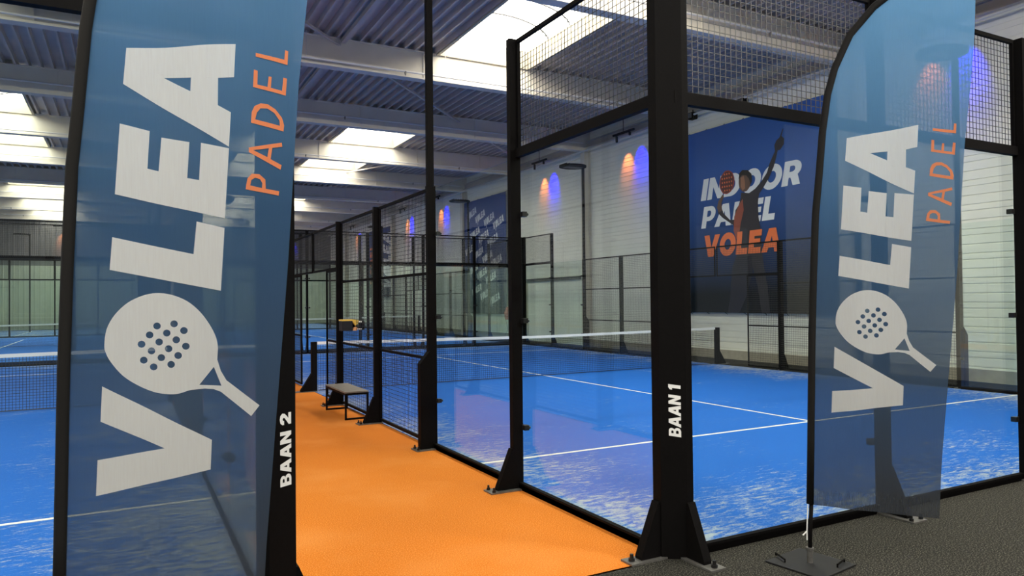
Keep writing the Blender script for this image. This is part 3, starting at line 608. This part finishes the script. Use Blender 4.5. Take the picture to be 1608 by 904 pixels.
P2 = math.pi / 2
CT = {1: ((0.0, 0.0), 'right front court'), 2: ((-12.425, 0.0), 'left front court'), 3: ((0.0, 21.0), 'right rear court'), 4: ((-12.425, 21.0), 'left rear court')}
def court(idx):
    (ox, oy), cn = CT[idx]
    full = idx < 3
    # playing surface
    t = share('court_turf', cached('turf', lambda: MB().box(-5.0, 5.0, -10.0, 10.0, -0.012, 0.0).build('court_turf', TURF)), None, (ox + 5, oy + 10, 0))
    tag(t, 'sanded blue turf of the %s' % cn, 'court turf', 'blue court surfaces')
    share('court_lines', cached('lines', lambda: MB().box(-5, 5, -6.98, -6.93, 0.0002, 0.0022).box(-5, 5, 6.93, 6.98, 0.0002, 0.0022)
          .box(-0.025, 0.025, -6.93, 6.93, 0.0002, 0.0022).build('court_lines', TAPE)), t)
    # four walls: origin, direction, outside label. y of local frame (court side) = left of the running direction
    #  corridor side runs 0..20 ; ends run 0..10
    inner = 'corridor side'; outer = 'outer side'
    left_is_corr = idx in (1, 3)
    # left side fence (x = ox): runs from far to near so that the court side is +y local: direction -Y
    sides = [('L', inner if left_is_corr else outer), ('R', outer if left_is_corr else inner)]
    ys_posts = [2, 4, 6, 8, 12, 14, 16, 18]
    for sd, sname in sides:
        def place(yv):      # fence coordinate yv (distance from the near end) -> world, and rotation
            return (ox, oy + yv, -P2) if sd == 'L' else (ox + 10, oy + yv, P2)
        if not any(seen((place(v)[0], place(v)[1], 1)) for v in range(0, 21, 2)): continue
        for k, yv in enumerate(ys_posts):
            X, Y, rz = place(yv)
            if not seen((X, Y, 1)): continue
            h = H4 if yv in (2, 18) else H3
            sx = {2: (-1, 1), 18: (-1, 1), 4: (1,), 16: (-1,)}.get(yv, ())
            if sd == 'R': sx = tuple(-s_ for s_ in sx)
            clips = [(s_, z) for s_ in sx for z in CLIPZ]
            lamp = yv in (4, 16)
            fence_post((X, Y, rz), h, 'black fence post, %s on the %s of the %s' % (ORD[k], sname, cn), 'fence posts of the ' + cn, clips, lamp=lamp, full=full)
            if lamp: lamp_pole(X, Y, rz, 'black lamp pole at the %s end of the %s of %s' % ('near' if yv == 4 else 'far', sname, cn), 'court lamp poles')
        def seg(ya, yb_):   # start point of a panel whose local x runs along the fence
            return (ox, oy + yb_, -P2) if sd == 'L' else (ox + 10, oy + ya, P2)
        gp = [(0, 2), (2, 4), (16, 18), (18, 20)]
        for k, (a, bb) in enumerate(gp):
            X, Y, rz = seg(a, bb)
            if not seen((X, oy + (a + bb) / 2, 1)): continue
            w = 2.0
            glass_panel(X, Y, rz, w, 'clear glass panel, %s on the %s of the %s' % (ORD[k], sname, cn), 'side glass of the ' + cn)
            if k in (0, 3):
                mesh_panel(X, Y, rz, w, H3 + 0.0, H4, (), 'black mesh panel above the %s glass on the %s of %s' % (ORD[k], sname, cn), 'upper mesh of the ' + cn)
        for k, (a, bb) in enumerate([(4, 6), (6, 8), (8, 9), (11, 12), (12, 14), (14, 16)]):
            X, Y, rz = seg(a, bb)
            if not seen((X, oy + (a + bb) / 2, 1)): continue
            half = bb - a == 1
            mesh_panel(X, Y, rz, float(bb - a), 0.03, 2.2 if half else H3, (1.0,) if half else (1.0, 1.98),
                       'black wire mesh panel, %s on the %s of the %s' % (ORD[k], sname, cn), 'mesh fence of the ' + cn)
            if half:
                pass
        for nm, (a, bb) in (('near', (8, 10)), ('far', (10, 12))):
            X, Y, rz = seg(a, bb)
            if seen((X, oy + 10, 1)):
                mesh_panel(X, Y, rz, 2.0, 2.2, H3, (), 'mesh header over the %s doorway on the %s of %s' % (nm, sname, cn), 'doorway headers')
        # net post
        X, Y, rz = place(10)
        if seen((X, Y, 0.5)):
            t = empty('net_post', (X, Y, 0), rz, 'short black net post on the %s of the %s' % (sname, cn), 'net post', 'net posts')
            share('post_body', cached('npb', lambda: MB().box(-0.05, 0.05, -0.06, 0.04, 0, 0.92).build('post_body', BLACK)), t)
            share('gusset', cached('npg', lambda: MB().prism([(-0.06, 0.012), (-0.06, 0.34), (-0.26, 0.03), (-0.26, 0.012)], 'x', -0.05, 0.05).build('gusset', BLACK)), t)
            share('base_plate', cached('npp', lambda: MB().box(-0.07, 0.07, -0.36, 0.04, 0, 0.012).build('base_plate', PLATE)), t)
    # ends
    xp = [2.05, 4.06, 6.03, 8.0]
    xs = [0, 2.05, 4.06, 6.03, 8.0, 10]
    for en, ey in (('front end', 0), ('back end', 20)):
        for k, xv in enumerate(xp):
            if not seen((ox + xv, oy + ey, 1)): continue
            M = (ox + xv, oy + ey, 0) if ey == 0 else (ox + xv, oy + ey, math.pi)
            fence_post(M, H4, 'black fence post, %s from the left across the %s of %s' % (ORD[k], en, cn), 'fence posts of the ' + cn,
                       [(s_, z) for s_ in (-1, 1) for z in CLIPZ], full=full)
        for k in range(5):
            a, bb = xs[k], xs[k + 1]; w = round(bb - a, 3)
            if not (seen((ox + a, oy + ey, 1)) or seen((ox + bb, oy + ey, 1))): continue
            M = (ox + a, oy + ey, 0) if ey == 0 else (ox + bb, oy + ey, math.pi)
            glass_panel(*M, w, 'clear glass panel, %s from the left across the %s of %s' % (ORD[k], en, cn), 'end glass of the ' + cn)
            mesh_panel(*M, w, H3, H4, (), 'black mesh panel, %s from the left atop the %s of %s' % (ORD[k], en, cn), 'upper mesh of the ' + cn)
    # corner posts
    for cxn, cxv, sx in (('left', 0, 1), ('right', 10, -1)):
        for en, cyv, sy in (('front', 0, 1), ('back', 20, -1)):
            X, Y = ox + cxv, oy + cyv
            if not seen((X, Y, 1)): continue
            t = empty('corner_post', (X, Y, 0), 0, 'thick black corner post at the %s %s corner of the %s' % (en, cxn, cn), 'post', 'corner posts')
            if idx == 1 and cyv == 0 and cxv == 0: t['label'] = 'thick black corner post marked BAAN 1 in white'
            if idx == 2 and cyv == 0 and cxv == 10: t['label'] = 'thick black corner post marked BAAN 2 in white'
            poly = [(-0.07, 0.10), (-0.07, 0.02), (0.07, -0.07), (0.12, -0.07), (0.12, 0.0), (0.0, 0.0), (0.0, 0.10)]
            poly = [(px * sx, py * sy) for px, py in poly]
            MB().prism(poly, 'z', 0, 4.0).build('post_body', BLACK, t)
            g1 = [(-0.07, 0.012), (-0.07, 0.36), (-0.085, 0.36), (-0.225, 0.03), (-0.225, 0.012)]
            g = MB().prism([(px * sx, z) for px, z in g1], 'y', min(0.03 * sy, 0.095 * sy), max(0.03 * sy, 0.095 * sy)); g.build('gusset', BLACK, t)
            g = MB().prism([(py * sy, z) for py, z in g1], 'x', min(0.06 * sx, 0.12 * sx), max(0.06 * sx, 0.12 * sx)); g.build('gusset', BLACK, t)
            for (ax_, bx_, ay_, by_, px, py) in ((-0.32, -0.02, 0.0, 0.12, -0.28, 0.06), (0.03, 0.15, -0.32, -0.02, 0.09, -0.28)):
                q = [(ax_, ay_), (bx_, ay_), (bx_, by_), (ax_, by_)]
                q = [(ax_ * sx, ay_ * sy), (bx_ * sx, by_ * sy)]
                MB().box(min(q[0][0], q[1][0]), max(q[0][0], q[1][0]), min(q[0][1], q[1][1]), max(q[0][1], q[1][1]), 0, 0.012).build('base_plate', PLATE, t)
                MB().tube([(px * sx, py * sy, 0.012), (px * sx, py * sy, 0.03), (px * sx, py * sy, 0.0301), (px * sx, py * sy, 0.055)], [0.02, 0.02, 0.012, 0.012], 8).build('anchor_bolt', BOLT, t)
            if full and cyv == 0 and ((idx == 1 and cxv == 0) or (idx == 2 and cxv == 10)):
                # white lettering running up the bevelled face
                a = Vector((-0.07 * sx, 0.02 * sy, 0)); c = Vector((0.07 * sx, -0.07 * sy, 0))
                if a.x > c.x: a, c = c, a
                mid = (a + c) / 2; u = (c - a).normalized(); nn = Vector((u.y, -u.x, 0)) * 0.0015
                off = 0.01 if idx == 1 else 0.014
                # reads upward: text x axis -> world z, text y axis -> -u
                for word, st, wd, nm in (('BAAN', 0.0, 0.265, 'lettering'), (str(idx), 0.297, 0.04 if idx == 1 else 0.058, 'numeral')):
                    tx = MB()
                    text_shape(tx, word, 0.078 if idx == 1 else 0.070, lambda p, q_: tuple(mid + nn - u * (q_ - 0.039 - off) + Vector((0, 0, 0.775 + st + p))), slant=0.14 if idx == 1 else 0.0, width=wd, gap=0.07)
                    tx.build(nm, WHITE, t, fix=False)
    # net
    if seen((ox + 5, oy + 10, 0.5)) or seen((ox + 9.9, oy + 10, 0.5)):
        t = empty('court_net', (ox, oy + 10, 0), 0, 'black net with a white top band across the %s' % cn, 'net', 'court nets')
        def zt(x): return 0.925 - 0.045 * (1 - abs(x - 5) / 5) ** 1.0
        def netb():
            b = MB(); p = 0.045; nx = int(9.86 / p)
            def wire(a, c, th=0.0055):
                a = Vector(a); c = Vector(c); d = (c - a).normalized(); s = Vector((0, 1, 0)); q = d.cross(s); n = len(b.v)
                for pp in (a, c):
                    for ang in (90, 210, 330): b.v.append(tuple(pp + s * (th * .6 * math.sin(R(ang))) + q * (th * .6 * math.cos(R(ang)))))
                b.f.extend([(n + i, n + (i + 1) % 3, n + 3 + (i + 1) % 3, n + 3 + i) for i in range(3)])
            for i in range(nx + 1):
                x = 0.07 + i * p; wire((x, 0, 0.02), (x, 0, zt(x) - 0.05))
            for j in range(19):
                f = j / 19.0
                for xa, xb in ((0.07, 5.0), (5.0, 9.93)): wire((xa, 0, 0.02 + f * (zt(xa) - 0.07)), (xb, 0, 0.02 + f * (zt(xb) - 0.07)))
            return b.build('netting', WIRE)
        share('netting', cached('net', netb), t)
        def band():
            b = MB()
            for xa, xb in ((0.05, 5.0), (5.0, 9.95)):
                n = len(b.v)
                for x in (xa, xb): b.v += [(x, -0.006, zt(x) - 0.055), (x, 0.006, zt(x) - 0.055), (x, 0.006, zt(x)), (x, -0.006, zt(x))]
                b.f += [(n,n+1,n+2,n+3),(n+4,n+7,n+6,n+5)] + [(n+i, n+4+i, n+4+(i+1)%4, n+(i+1)%4) for i in range(4)]
            return b.build('top_band', TAPE)
        share('top_band', cached('band', band), t)
        share('bottom_cord', cached('bcord', lambda: MB().tube([(0.07, 0, 0.02), (9.93, 0, 0.02)], 0.008, 6).build('bottom_cord', WIRE)), t)
        #share('centre_strap', cached('cs', lambda: MB().box(-0.025, 0.025, -0.008, 0.008, 0, 0.88).build('centre_strap', TAPE)), t, (5, 0, 0))
for i in (1, 2, 3, 4): court(i)
# blue surface of the third row of courts
t = MB().box(-12.425, -2.46, 42.0, 52.6, -0.012, 0.0).build('court_turf', TURF, loc=(0, 0, 0)); tag(t, 'plain blue turf beyond the court behind BAAN 2, before the back wall', 'court turf', 'blue court surfaces')
MB().box(-8.37, -8.32, 42.0, 50.9, 0.0002, 0.0022).build('court_lines', TAPE, t)
t = MB().box(0, 10, 42.0, 52.6, -0.012, 0.0).build('court_turf', TURF, loc=(0, 0, 0)); tag(t, 'plain blue turf beyond the court behind BAAN 1, before the back wall', 'court turf', 'blue court surfaces')
lamp_pole(-8.35, 49.2, P2, 'black lamp pole before the dark back wall, left of the walkway', 'court lamp poles', zb=0.0)

# ---------------------------------------------------------------- bench
t = empty('bench', (-0.215, 7.0, 0), 0, 'low black bench with a grey-brown top on the orange walkway', 'bench')
seat = mat('bench_top', (0.20, 0.18, 0.15), 0.5, noise=0.12, scale=20)
MB().box(-0.17, 0.17, -0.56, 0.56, 0.375, 0.395).build('seat_top', seat, t, bevel=0.003)
MB().box(-0.17, 0.17, -0.56, -0.535, 0.345, 0.375).box(-0.17, 0.17, 0.535, 0.56, 0.345, 0.375).box(-0.17, -0.145, -0.535, 0.535, 0.345, 0.375).box(0.145, 0.17, -0.535, 0.535, 0.345, 0.375).build('seat_frame', BLACK, t)
for sx in (-0.1575, 0.1575):
    for sy in (-0.5475, 0.5475): MB().box(sx - .0125, sx + .0125, sy - .0125, sy + .0125, 0, 0.345).build('leg', BLACK, t)
for sy in (-0.5475, 0.5475): MB().box(-0.145, 0.145, sy - .0125, sy + .0125, 0, 0.025).build('foot_bar', BLACK, t)
# yellow and grey box hung on the mesh above the bench
YEL = mat('yellow_plastic', (0.80, 0.52, 0.08), 0.45); ORP = mat('orange_plastic', (0.75, 0.36, 0.14), 0.5)
t = empty('equipment_box', (-0.13, 7.32, 1.22), 0, 'small dark box with yellow edges hooked on mesh fence above the bench', 'box')
MB().box(-0.08, 0.08, -0.10, 0.10, 0, 0.15).build('box_body', SLATE, t, bevel=0.006)
MB().box(-0.082, 0.10, -0.102, 0.102, 0.15, 0.172).prism([(0.082, 0.172), (0.18, 0.16), (0.165, 0.11), (0.125, 0.075), (0.082, 0.14)], 'y', -0.09, 0.09).build('yellow_cover', YEL, t)
MB().prism([(0.085, 0.0), (0.10, 0.045), (0.135, 0.06), (0.16, 0.04), (0.15, 0.0)], 'y', -0.085, 0.085).build('orange_foot', ORP, t)
MB().tube([(0.10, 0, 0.08), (0.16, 0, 0.08)], 0.05, 12).tube([(0.24, -0.02, 0.075), (0.27, -0.02, 0.075)], 0.072, 14).build('black_cap', BLACK, t)
MB().tube([(0.15, -0.02, 0.135), (0.25, -0.02, 0.13)], 0.014, 8).tube([(0.15, -0.02, 0.02), (0.25, -0.02, 0.02)], 0.012, 8).build('white_rods', WHITE, t)
# red ball basket on a wire stand near the wall
RED = mat('red_plastic', (0.55, 0.05, 0.03), 0.5)
t = empty('ball_basket', (10.75, 22.6, 0), 0, 'red ball basket on a thin black wire stand near hall wall', 'basket')
n = 16
b = MB().tube([(0, 0, 0.86), (0, 0, 0.87), (0, 0, 1.12), (0, 0, 1.38)], [0.10, 0.16, 0.20, 0.11], 16); b.build('basket', RED, t)
for k in range(3):
    a = 2 * math.pi * k / 3 + 0.4
    MB().tube([(0.28 * math.cos(a), 0.28 * math.sin(a), 0.0), (0.05 * math.cos(a), 0.05 * math.sin(a), 0.45), (0.13 * math.cos(a), 0.13 * math.sin(a), 0.88)], 0.009, 6).build('leg', BLACK, t)

# ---------------------------------------------------------------- wall banners
def banner_mat(name, c_top, c_bot, z0, z1):
    M = bpy.data.materials.new(name); M.use_nodes = True; nt = M.node_tree; b = nt.nodes['Principled BSDF']; b.inputs['Roughness'].default_value = 0.7; b.inputs['Specular IOR Level'].default_value = 0.15
    tc = nt.nodes.new('ShaderNodeTexCoord'); sp = nt.nodes.new('ShaderNodeSeparateXYZ'); mr = nt.nodes.new('ShaderNodeMapRange')
    mr.inputs['From Min'].default_value = z0; mr.inputs['From Max'].default_value = z1
    rp = nt.nodes.new('ShaderNodeValToRGB'); e = rp.color_ramp.elements; e[0].color = (*c_bot, 1); e[1].color = (*c_top, 1); e[0].position = 0.1; e[1].position = 0.75
    nt.links.new(tc.outputs['Object'], sp.inputs[0]); nt.links.new(sp.outputs[2], mr.inputs[0]); nt.links.new(mr.outputs[0], rp.inputs[0]); nt.links.new(rp.outputs[0], b.inputs['Base Color'])
    return M
PRINT = banner_mat('printed_blue_banner', (0.045, 0.12, 0.38), (0.005, 0.009, 0.014), 0, 5.1)
PW = mat('poster_white', (0.78, 0.80, 0.84), 0.45); PO = mat('poster_orange', (0.85, 0.19, 0.06), 0.45)
def sheet(y0, y1, z0, z1, m, t, name='banner_sheet', n=24):
    b = MB(); nn = n + 1
    for zz in (z0, z1):
        for i in range(nn):
            y = y0 + (y1 - y0) * i / n
            b.v.append((0.006 * math.sin(i * 1.7), y, zz))
    b.f += [(i, i + 1, nn + i + 1, nn + i) for i in range(n)]
    for k in range(2 * nn): v = b.v[k]; b.v.append((v[0] + 0.004, v[1], v[2]))
    o = 2 * nn
    b.f += [(o + i + 1, o + i, o + nn + i, o + nn + i + 1) for i in range(n)] + [(0, nn, o + nn, o), (n, o + n, o + nn + n, nn + n)]
    b.f += [(i, o + i, o + i + 1, i + 1) for i in range(n)] + [(nn + i, nn + i + 1, o + nn + i + 1, o + nn + i) for i in range(n)]
    return b.build(name, m, t, fix=True)
BX = 11.285
t = empty('sports_banner', (BX, 0, 1.26), 0, 'large blue wall banner reading INDOOR PADEL VOLEA with a player', 'banner')
sheet(13.15, 7.45, 0, 5.12, PRINT, t)
for k in range(9):
    for zz in (-0.05, 5.17):
        yy = 13.1 - k * 0.69
        MB().tube([(0.0, yy, 0.02 if zz < 0 else 5.10), (XR - BX, yy, zz)], 0.008, 5).build('tie_cord', BLACK, t)
# lettering: y decreases to the right in view
def on_wall(dx): return lambda p, q: (-dx, p, q)
tx = MB(); f = lambda p, q: (-0.010, -p, q - 1.26)
text_shape(tx, 'INDOOR', 0.60, f, x0=-11.87, y0=4.40, slant=0.22, width=3.42, gap=0.05)
text_shape(tx, 'PADEL', 0.60, f, x0=-11.87, y0=3.62, slant=0.22, width=2.62, gap=0.06)
tx.build('white_lettering', PW, t, fix=False)
tx = MB(); text_shape(tx, 'VOLEA', 0.60, f, x0=-11.80, y0=2.81, slant=0.12, width=2.72, gap=0.05)
tx.v = [(x - 0.011, y, z) for x, y, z in tx.v]; tx.build('orange_lettering', PO, t, fix=False)
def poly(pts, dx, m, name):
    b = MB(); tess([pts], b, lambda p, q: (-dx, p, q - 1.26)); return b.build(name, m, t, fix=False)
SK = mat('printed_skin', (0.13, 0.075, 0.055), 0.5); DK = mat('printed_dark_clothes', (0.030, 0.026, 0.034), 0.5)
SH = mat('printed_shirt', (0.30, 0.075, 0.05), 0.5); HR = mat('printed_hair', (0.015, 0.012, 0.012), 0.5); LG = mat('printed_trousers', (0.010, 0.010, 0.022), 0.5)
RK = mat('printed_racket', (0.10, 0.03, 0.03), 0.5); RKR = mat('printed_racket_rim', (0.28, 0.05, 0.05), 0.5); FC = mat('printed_face_light', (0.32, 0.15, 0.09), 0.5)
bd = poly(P_BODY, 0.0135, DK, 'printed_player')
for pts, dx, mm, nm in ((P_LEGL, 0.0150, LG, 'printed_trousers'), (P_SHIRT, 0.0150, SH, 'printed_shirt'), (P_HEAD, 0.0150, SK, 'printed_head'), (P_FACE, 0.0165, FC, 'printed_cheek'),
                        (P_HAIR, 0.0180, HR, 'printed_hair'), (P_RACK, 0.0120, RKR, 'printed_racket_rim'), (P_RACK2, 0.0135, RK, 'printed_racket_face'), (P_HAND, 0.0150, SK, 'printed_hand')):
    poly(pts, dx, mm, nm)
b = MB()        # holes drawn on the printed racket
cy = sum(p[0] for p in P_RACK2) / len(P_RACK2); cz = sum(p[1] for p in P_RACK2) / len(P_RACK2)
for i in range(-2, 3):
    for j in range(-2, 3):
        if abs(i) + abs(j) < 4:
            tess([[(cy + i * 0.085 + 0.022 * math.cos(a * P2 / 2), cz + j * 0.11 + 0.026 * math.sin(a * P2 / 2)) for a in range(8)]], b, lambda p, q: (-0.0150, p, q - 1.26))
b.build('printed_racket_holes', PO, t, fix=False)

PAT = banner_mat('printed_pattern_banner', (0.035, 0.07, 0.24), (0.022, 0.045, 0.085), 0, 5.2)
t = empty('pattern_banner', (BX, 0, 1.05), 0, 'tall dark blue wall banner covered in small slanted VOLEA words', 'banner')
sheet(28.35, 23.8, 0, 5.28, PAT, t)
for yy in (23.85, 25.3, 26.8, 28.3): MB().tube([(0.0, yy, 5.26), (XR - BX, yy, 5.33)], 0.008, 5).build('tie_cord', BLACK, t)
tx = MB(); an = R(16)
for i in range(-12, 14):
    for j in range(-2, 14):
        wx = 0.1 + i * 0.92 + j * 0.35; wy = 4.9 - i * 0.22 - j * 0.95      # middle of a word, measured from the banner's lower left corner
        if 0.66 < wx < 3.90 and 0.42 < wy < 4.85:
            text_shape(tx, 'VoLEA', 0.31, lambda p, q, wx=wx, wy=wy: (-0.012, 28.3 - (wx + (p - 0.55) * math.cos(an) - (q - 0.15) * math.sin(an)), wy + (p - 0.55) * math.sin(an) + (q - 0.15) * math.cos(an)), slant=0.2, width=1.08, gap=0.05)
tx.build('white_lettering', PW, t, fix=False)
t = empty('far_banner', (BX, 0, 1.9), 0, 'blue wall banner with large upright white lettering beyond the pattern banner', 'banner')
sheet(44.0, 38.9, 0, 4.4, PAT, t)
for yy in (38.95, 40.6, 42.3, 43.95): MB().tube([(0.0, yy, 4.38), (XR - BX, yy, 4.45)], 0.008, 5).build('tie_cord', BLACK, t)
tx = MB(); text_shape(tx, 'VoLEA', 1.6, lambda p, q: (-0.012, 39.1 + q, 0.4 + p), slant=0.15, width=3.6); tx.build('white_lettering', PW, t, fix=False)
tx = MB(); text_shape(tx, 'PADEL', 0.8, lambda p, q: (-0.012, 42.6 + q, 0.9 + p), width=2.6, gap=0.2); tx.build('orange_lettering', PO, t, fix=False)
# small black loudspeakers and sensor under the eave
for y, z, lab in ((12.0, 6.84, 'small black loudspeaker under the eave above the INDOOR PADEL banner'), (10.1, 6.76, 'small black camera under the eave right of the loudspeaker')):
    t = empty('wall_speaker', (11.15, y, z), 0, lab, 'speaker')
    MB().box(-0.12, 0.08, -0.12, 0.12, -0.10, 0.10).build('speaker_case', BLACK, t, bevel=0.03)
    MB().box(-0.135, -0.12, -0.08, 0.08, -0.07, 0.07).build('speaker_grille', GREY, t)
    MB().tube([(0.0, 0, 0.10), (0.0, 0, 0.18)], 0.015, 6).build('bracket', BLACK, t)

# ---------------------------------------------------------------- feather flags (local frame: x along the cloth, z up)
OUT = [(0.0, 0.376), (0.012, 0.80), (0.027, 1.40), (0.042, 1.80), (0.060, 2.18), (0.082, 2.40), (0.109, 2.70), (0.141, 2.923), (0.184, 3.10), (0.275, 3.30), (0.41, 3.455), (0.55, 3.555), (0.70, 3.62), (0.86, 3.655), (0.985, 3.66)]
RIGHT = [(0.726, 0.346), (0.749, 0.698), (0.775, 1.0), (0.79, 1.18), (0.82, 1.528), (0.845, 1.829), (0.868, 2.167), (0.894, 2.543), (0.934, 2.916), (0.958, 3.178), (0.969, 3.403), (0.985, 3.66)]
def interp(tab, z):
    if z <= tab[0][1]: return tab[0][0]
    for (xa, za), (xb, zb) in zip(tab, tab[1:]):
        if z <= zb: return xa + (xb - xa) * (z - za) / (zb - za)
    return tab[-1][0]
def smooth_loop(pts, keep):
    out = []; n = len(pts)
    for i in range(n):
        p0, p1, p2, p3 = pts[i - 1], pts[i], pts[(i + 1) % n], pts[(i + 2) % n]
        out.append(p1)
        if i in keep: continue
        for t_ in (0.25, 0.5, 0.75):
            out.append(tuple(0.5 * (2 * p1[k] + (p2[k] - p0[k]) * t_ + (2 * p0[k] - 5 * p1[k] + 4 * p2[k] - p3[k]) * t_ ** 2 + (3 * p1[k] - p0[k] - 3 * p2[k] + p3[k]) * t_ ** 3) for k in (0, 1)))
    return out
FLAG_WHITE[4][0] = smooth_loop(FLAG_WHITE[4][0], (11, 12, 13, 14, 15, 16, 17, 18, 19))
def flag(loc, rz, lab, ph, lean=0.0):
    t = empty('feather_flag', (*loc, 0), rz, lab, 'flag', 'feather flags'); t.rotation_euler.y = lean
    def wave(x, z):
        a = min(1.0, max(0.0, (x - 0.06) / 0.25)); low = max(0.0, 1.2 - z) / 1.2
        return a * (0.010 * math.sin(x * 9 + z * 1.1 + ph) + 0.006 * math.sin(x * 21 - z * 1.7 + ph * 2) + 0.020 * low * math.sin(x * 16 + ph))
    # cloth grid
    b = MB(); nz, nx = 84, 26
    z0, z1 = 0.37, 3.655
    for j in range(nz + 1):
        z = z0 + (z1 - z0) * j / nz
        xl = interp(OUT, z) + 0.022; xr = interp(RIGHT, z)
        xl = min(xl, xr - 0.004)
        for i in range(nx + 1):
            x = xl + (xr - xl) * i / nx
            zz = z - (0.028 * (i / nx)) * max(0, 1 - j / 6) if j < 6 else z
            b.v.append((x, wave(x, z), zz))
    for j in range(nz):
        for i in range(nx):
            a = j * (nx + 1) + i; b.f.append((a, a + 1, a + nx + 2, a + nx + 1))
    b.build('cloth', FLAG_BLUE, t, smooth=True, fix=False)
    def print_(data, m, name, off):
        bb = MB()
        for loops in data: tess(loops, bb, lambda p, q: (p, 0, q))
        me = bpy.data.meshes.new(name); me.from_pydata(bb.v, [], bb.f)
        bm = bmesh.new(); bm.from_mesh(me); bmesh.ops.remove_doubles(bm, verts=bm.verts, dist=1e-5)
        for ax, lo, hi, st in ((0, 0.05, 1.0, 0.035), (2, 0.9, 3.5, 0.05)):
            v = lo
            while v < hi:
                co = Vector((0, 0, 0)); co[ax] = v; no = Vector((0, 0, 0)); no[ax] = 1
                bmesh.ops.bisect_plane(bm, geom=bm.verts[:] + bm.edges[:] + bm.faces[:], plane_co=co, plane_no=no); v += st
        for vt in bm.verts: vt.co.y = wave(vt.co.x, vt.co.z) - off
        bm.to_mesh(me); bm.free(); me.materials.append(m)
        o = bpy.data.objects.new(name, me); COL.objects.link(o); o.parent = t
    print_(FLAG_WHITE, FLAG_WH, 'white_lettering', 0.003)
    print_(FLAG_ORANGE, FLAG_OR, 'orange_lettering', 0.003)
    # black sleeve around the pole
    pts = [(x + 0.022, 0, z) for x, z in OUT]
    MB().tube([(x - 0.006, 0, z - (0.0 if i < 8 else 0.018)) for i, (x, y, z) in enumerate(pts)], [0.022] * (len(pts) - 2) + [0.022, 0.014], 10).build('pole_sleeve', SLEEVE, t, smooth=True)
    px = 0.024
    MB().tube([(0.010, 0, 0.012), (0.014, 0, 0.20), (px, 0, 0.376)], 0.0125, 10).build('pole', BLACK, t, smooth=True)
    MB().tube([(0.010, 0, 0.012), (0.010, 0, 0.10)], 0.019, 12).tube([(0.010, 0, 0.09), (0.010, 0, 0.105)], 0.024, 12).build('ground_socket', PLATE, t)
    MB().tube([(0.002, -0.018, 0.375), (-0.006, -0.02, 0.21), (-0.006, -0.02, 0.155)], 0.004, 6).tube([(-0.006, -0.02, 0.21), (-0.03, -0.03, 0.185)], 0.004, 6).build('white_cord', WHITE, t)
    MB().prism([(0.012 + 0.27 * math.cos(a), 0.27 * math.sin(a)) for a in (R(10), R(100), R(190), R(280))], 'z', 0.0, 0.012).build('base_plate', SLATE, t, bevel=0.003)
    for s_ in (-1, 1):
        MB().tube([(0.012 + s_ * 0.15, -0.05, 0.014), (0.012 + s_ * 0.15, -0.05, 0.03), (0.012 + s_ * 0.20, 0.06, 0.03), (0.012 + s_ * 0.20, 0.06, 0.014)], 0.006, 6).build('handle', BLACK, t)
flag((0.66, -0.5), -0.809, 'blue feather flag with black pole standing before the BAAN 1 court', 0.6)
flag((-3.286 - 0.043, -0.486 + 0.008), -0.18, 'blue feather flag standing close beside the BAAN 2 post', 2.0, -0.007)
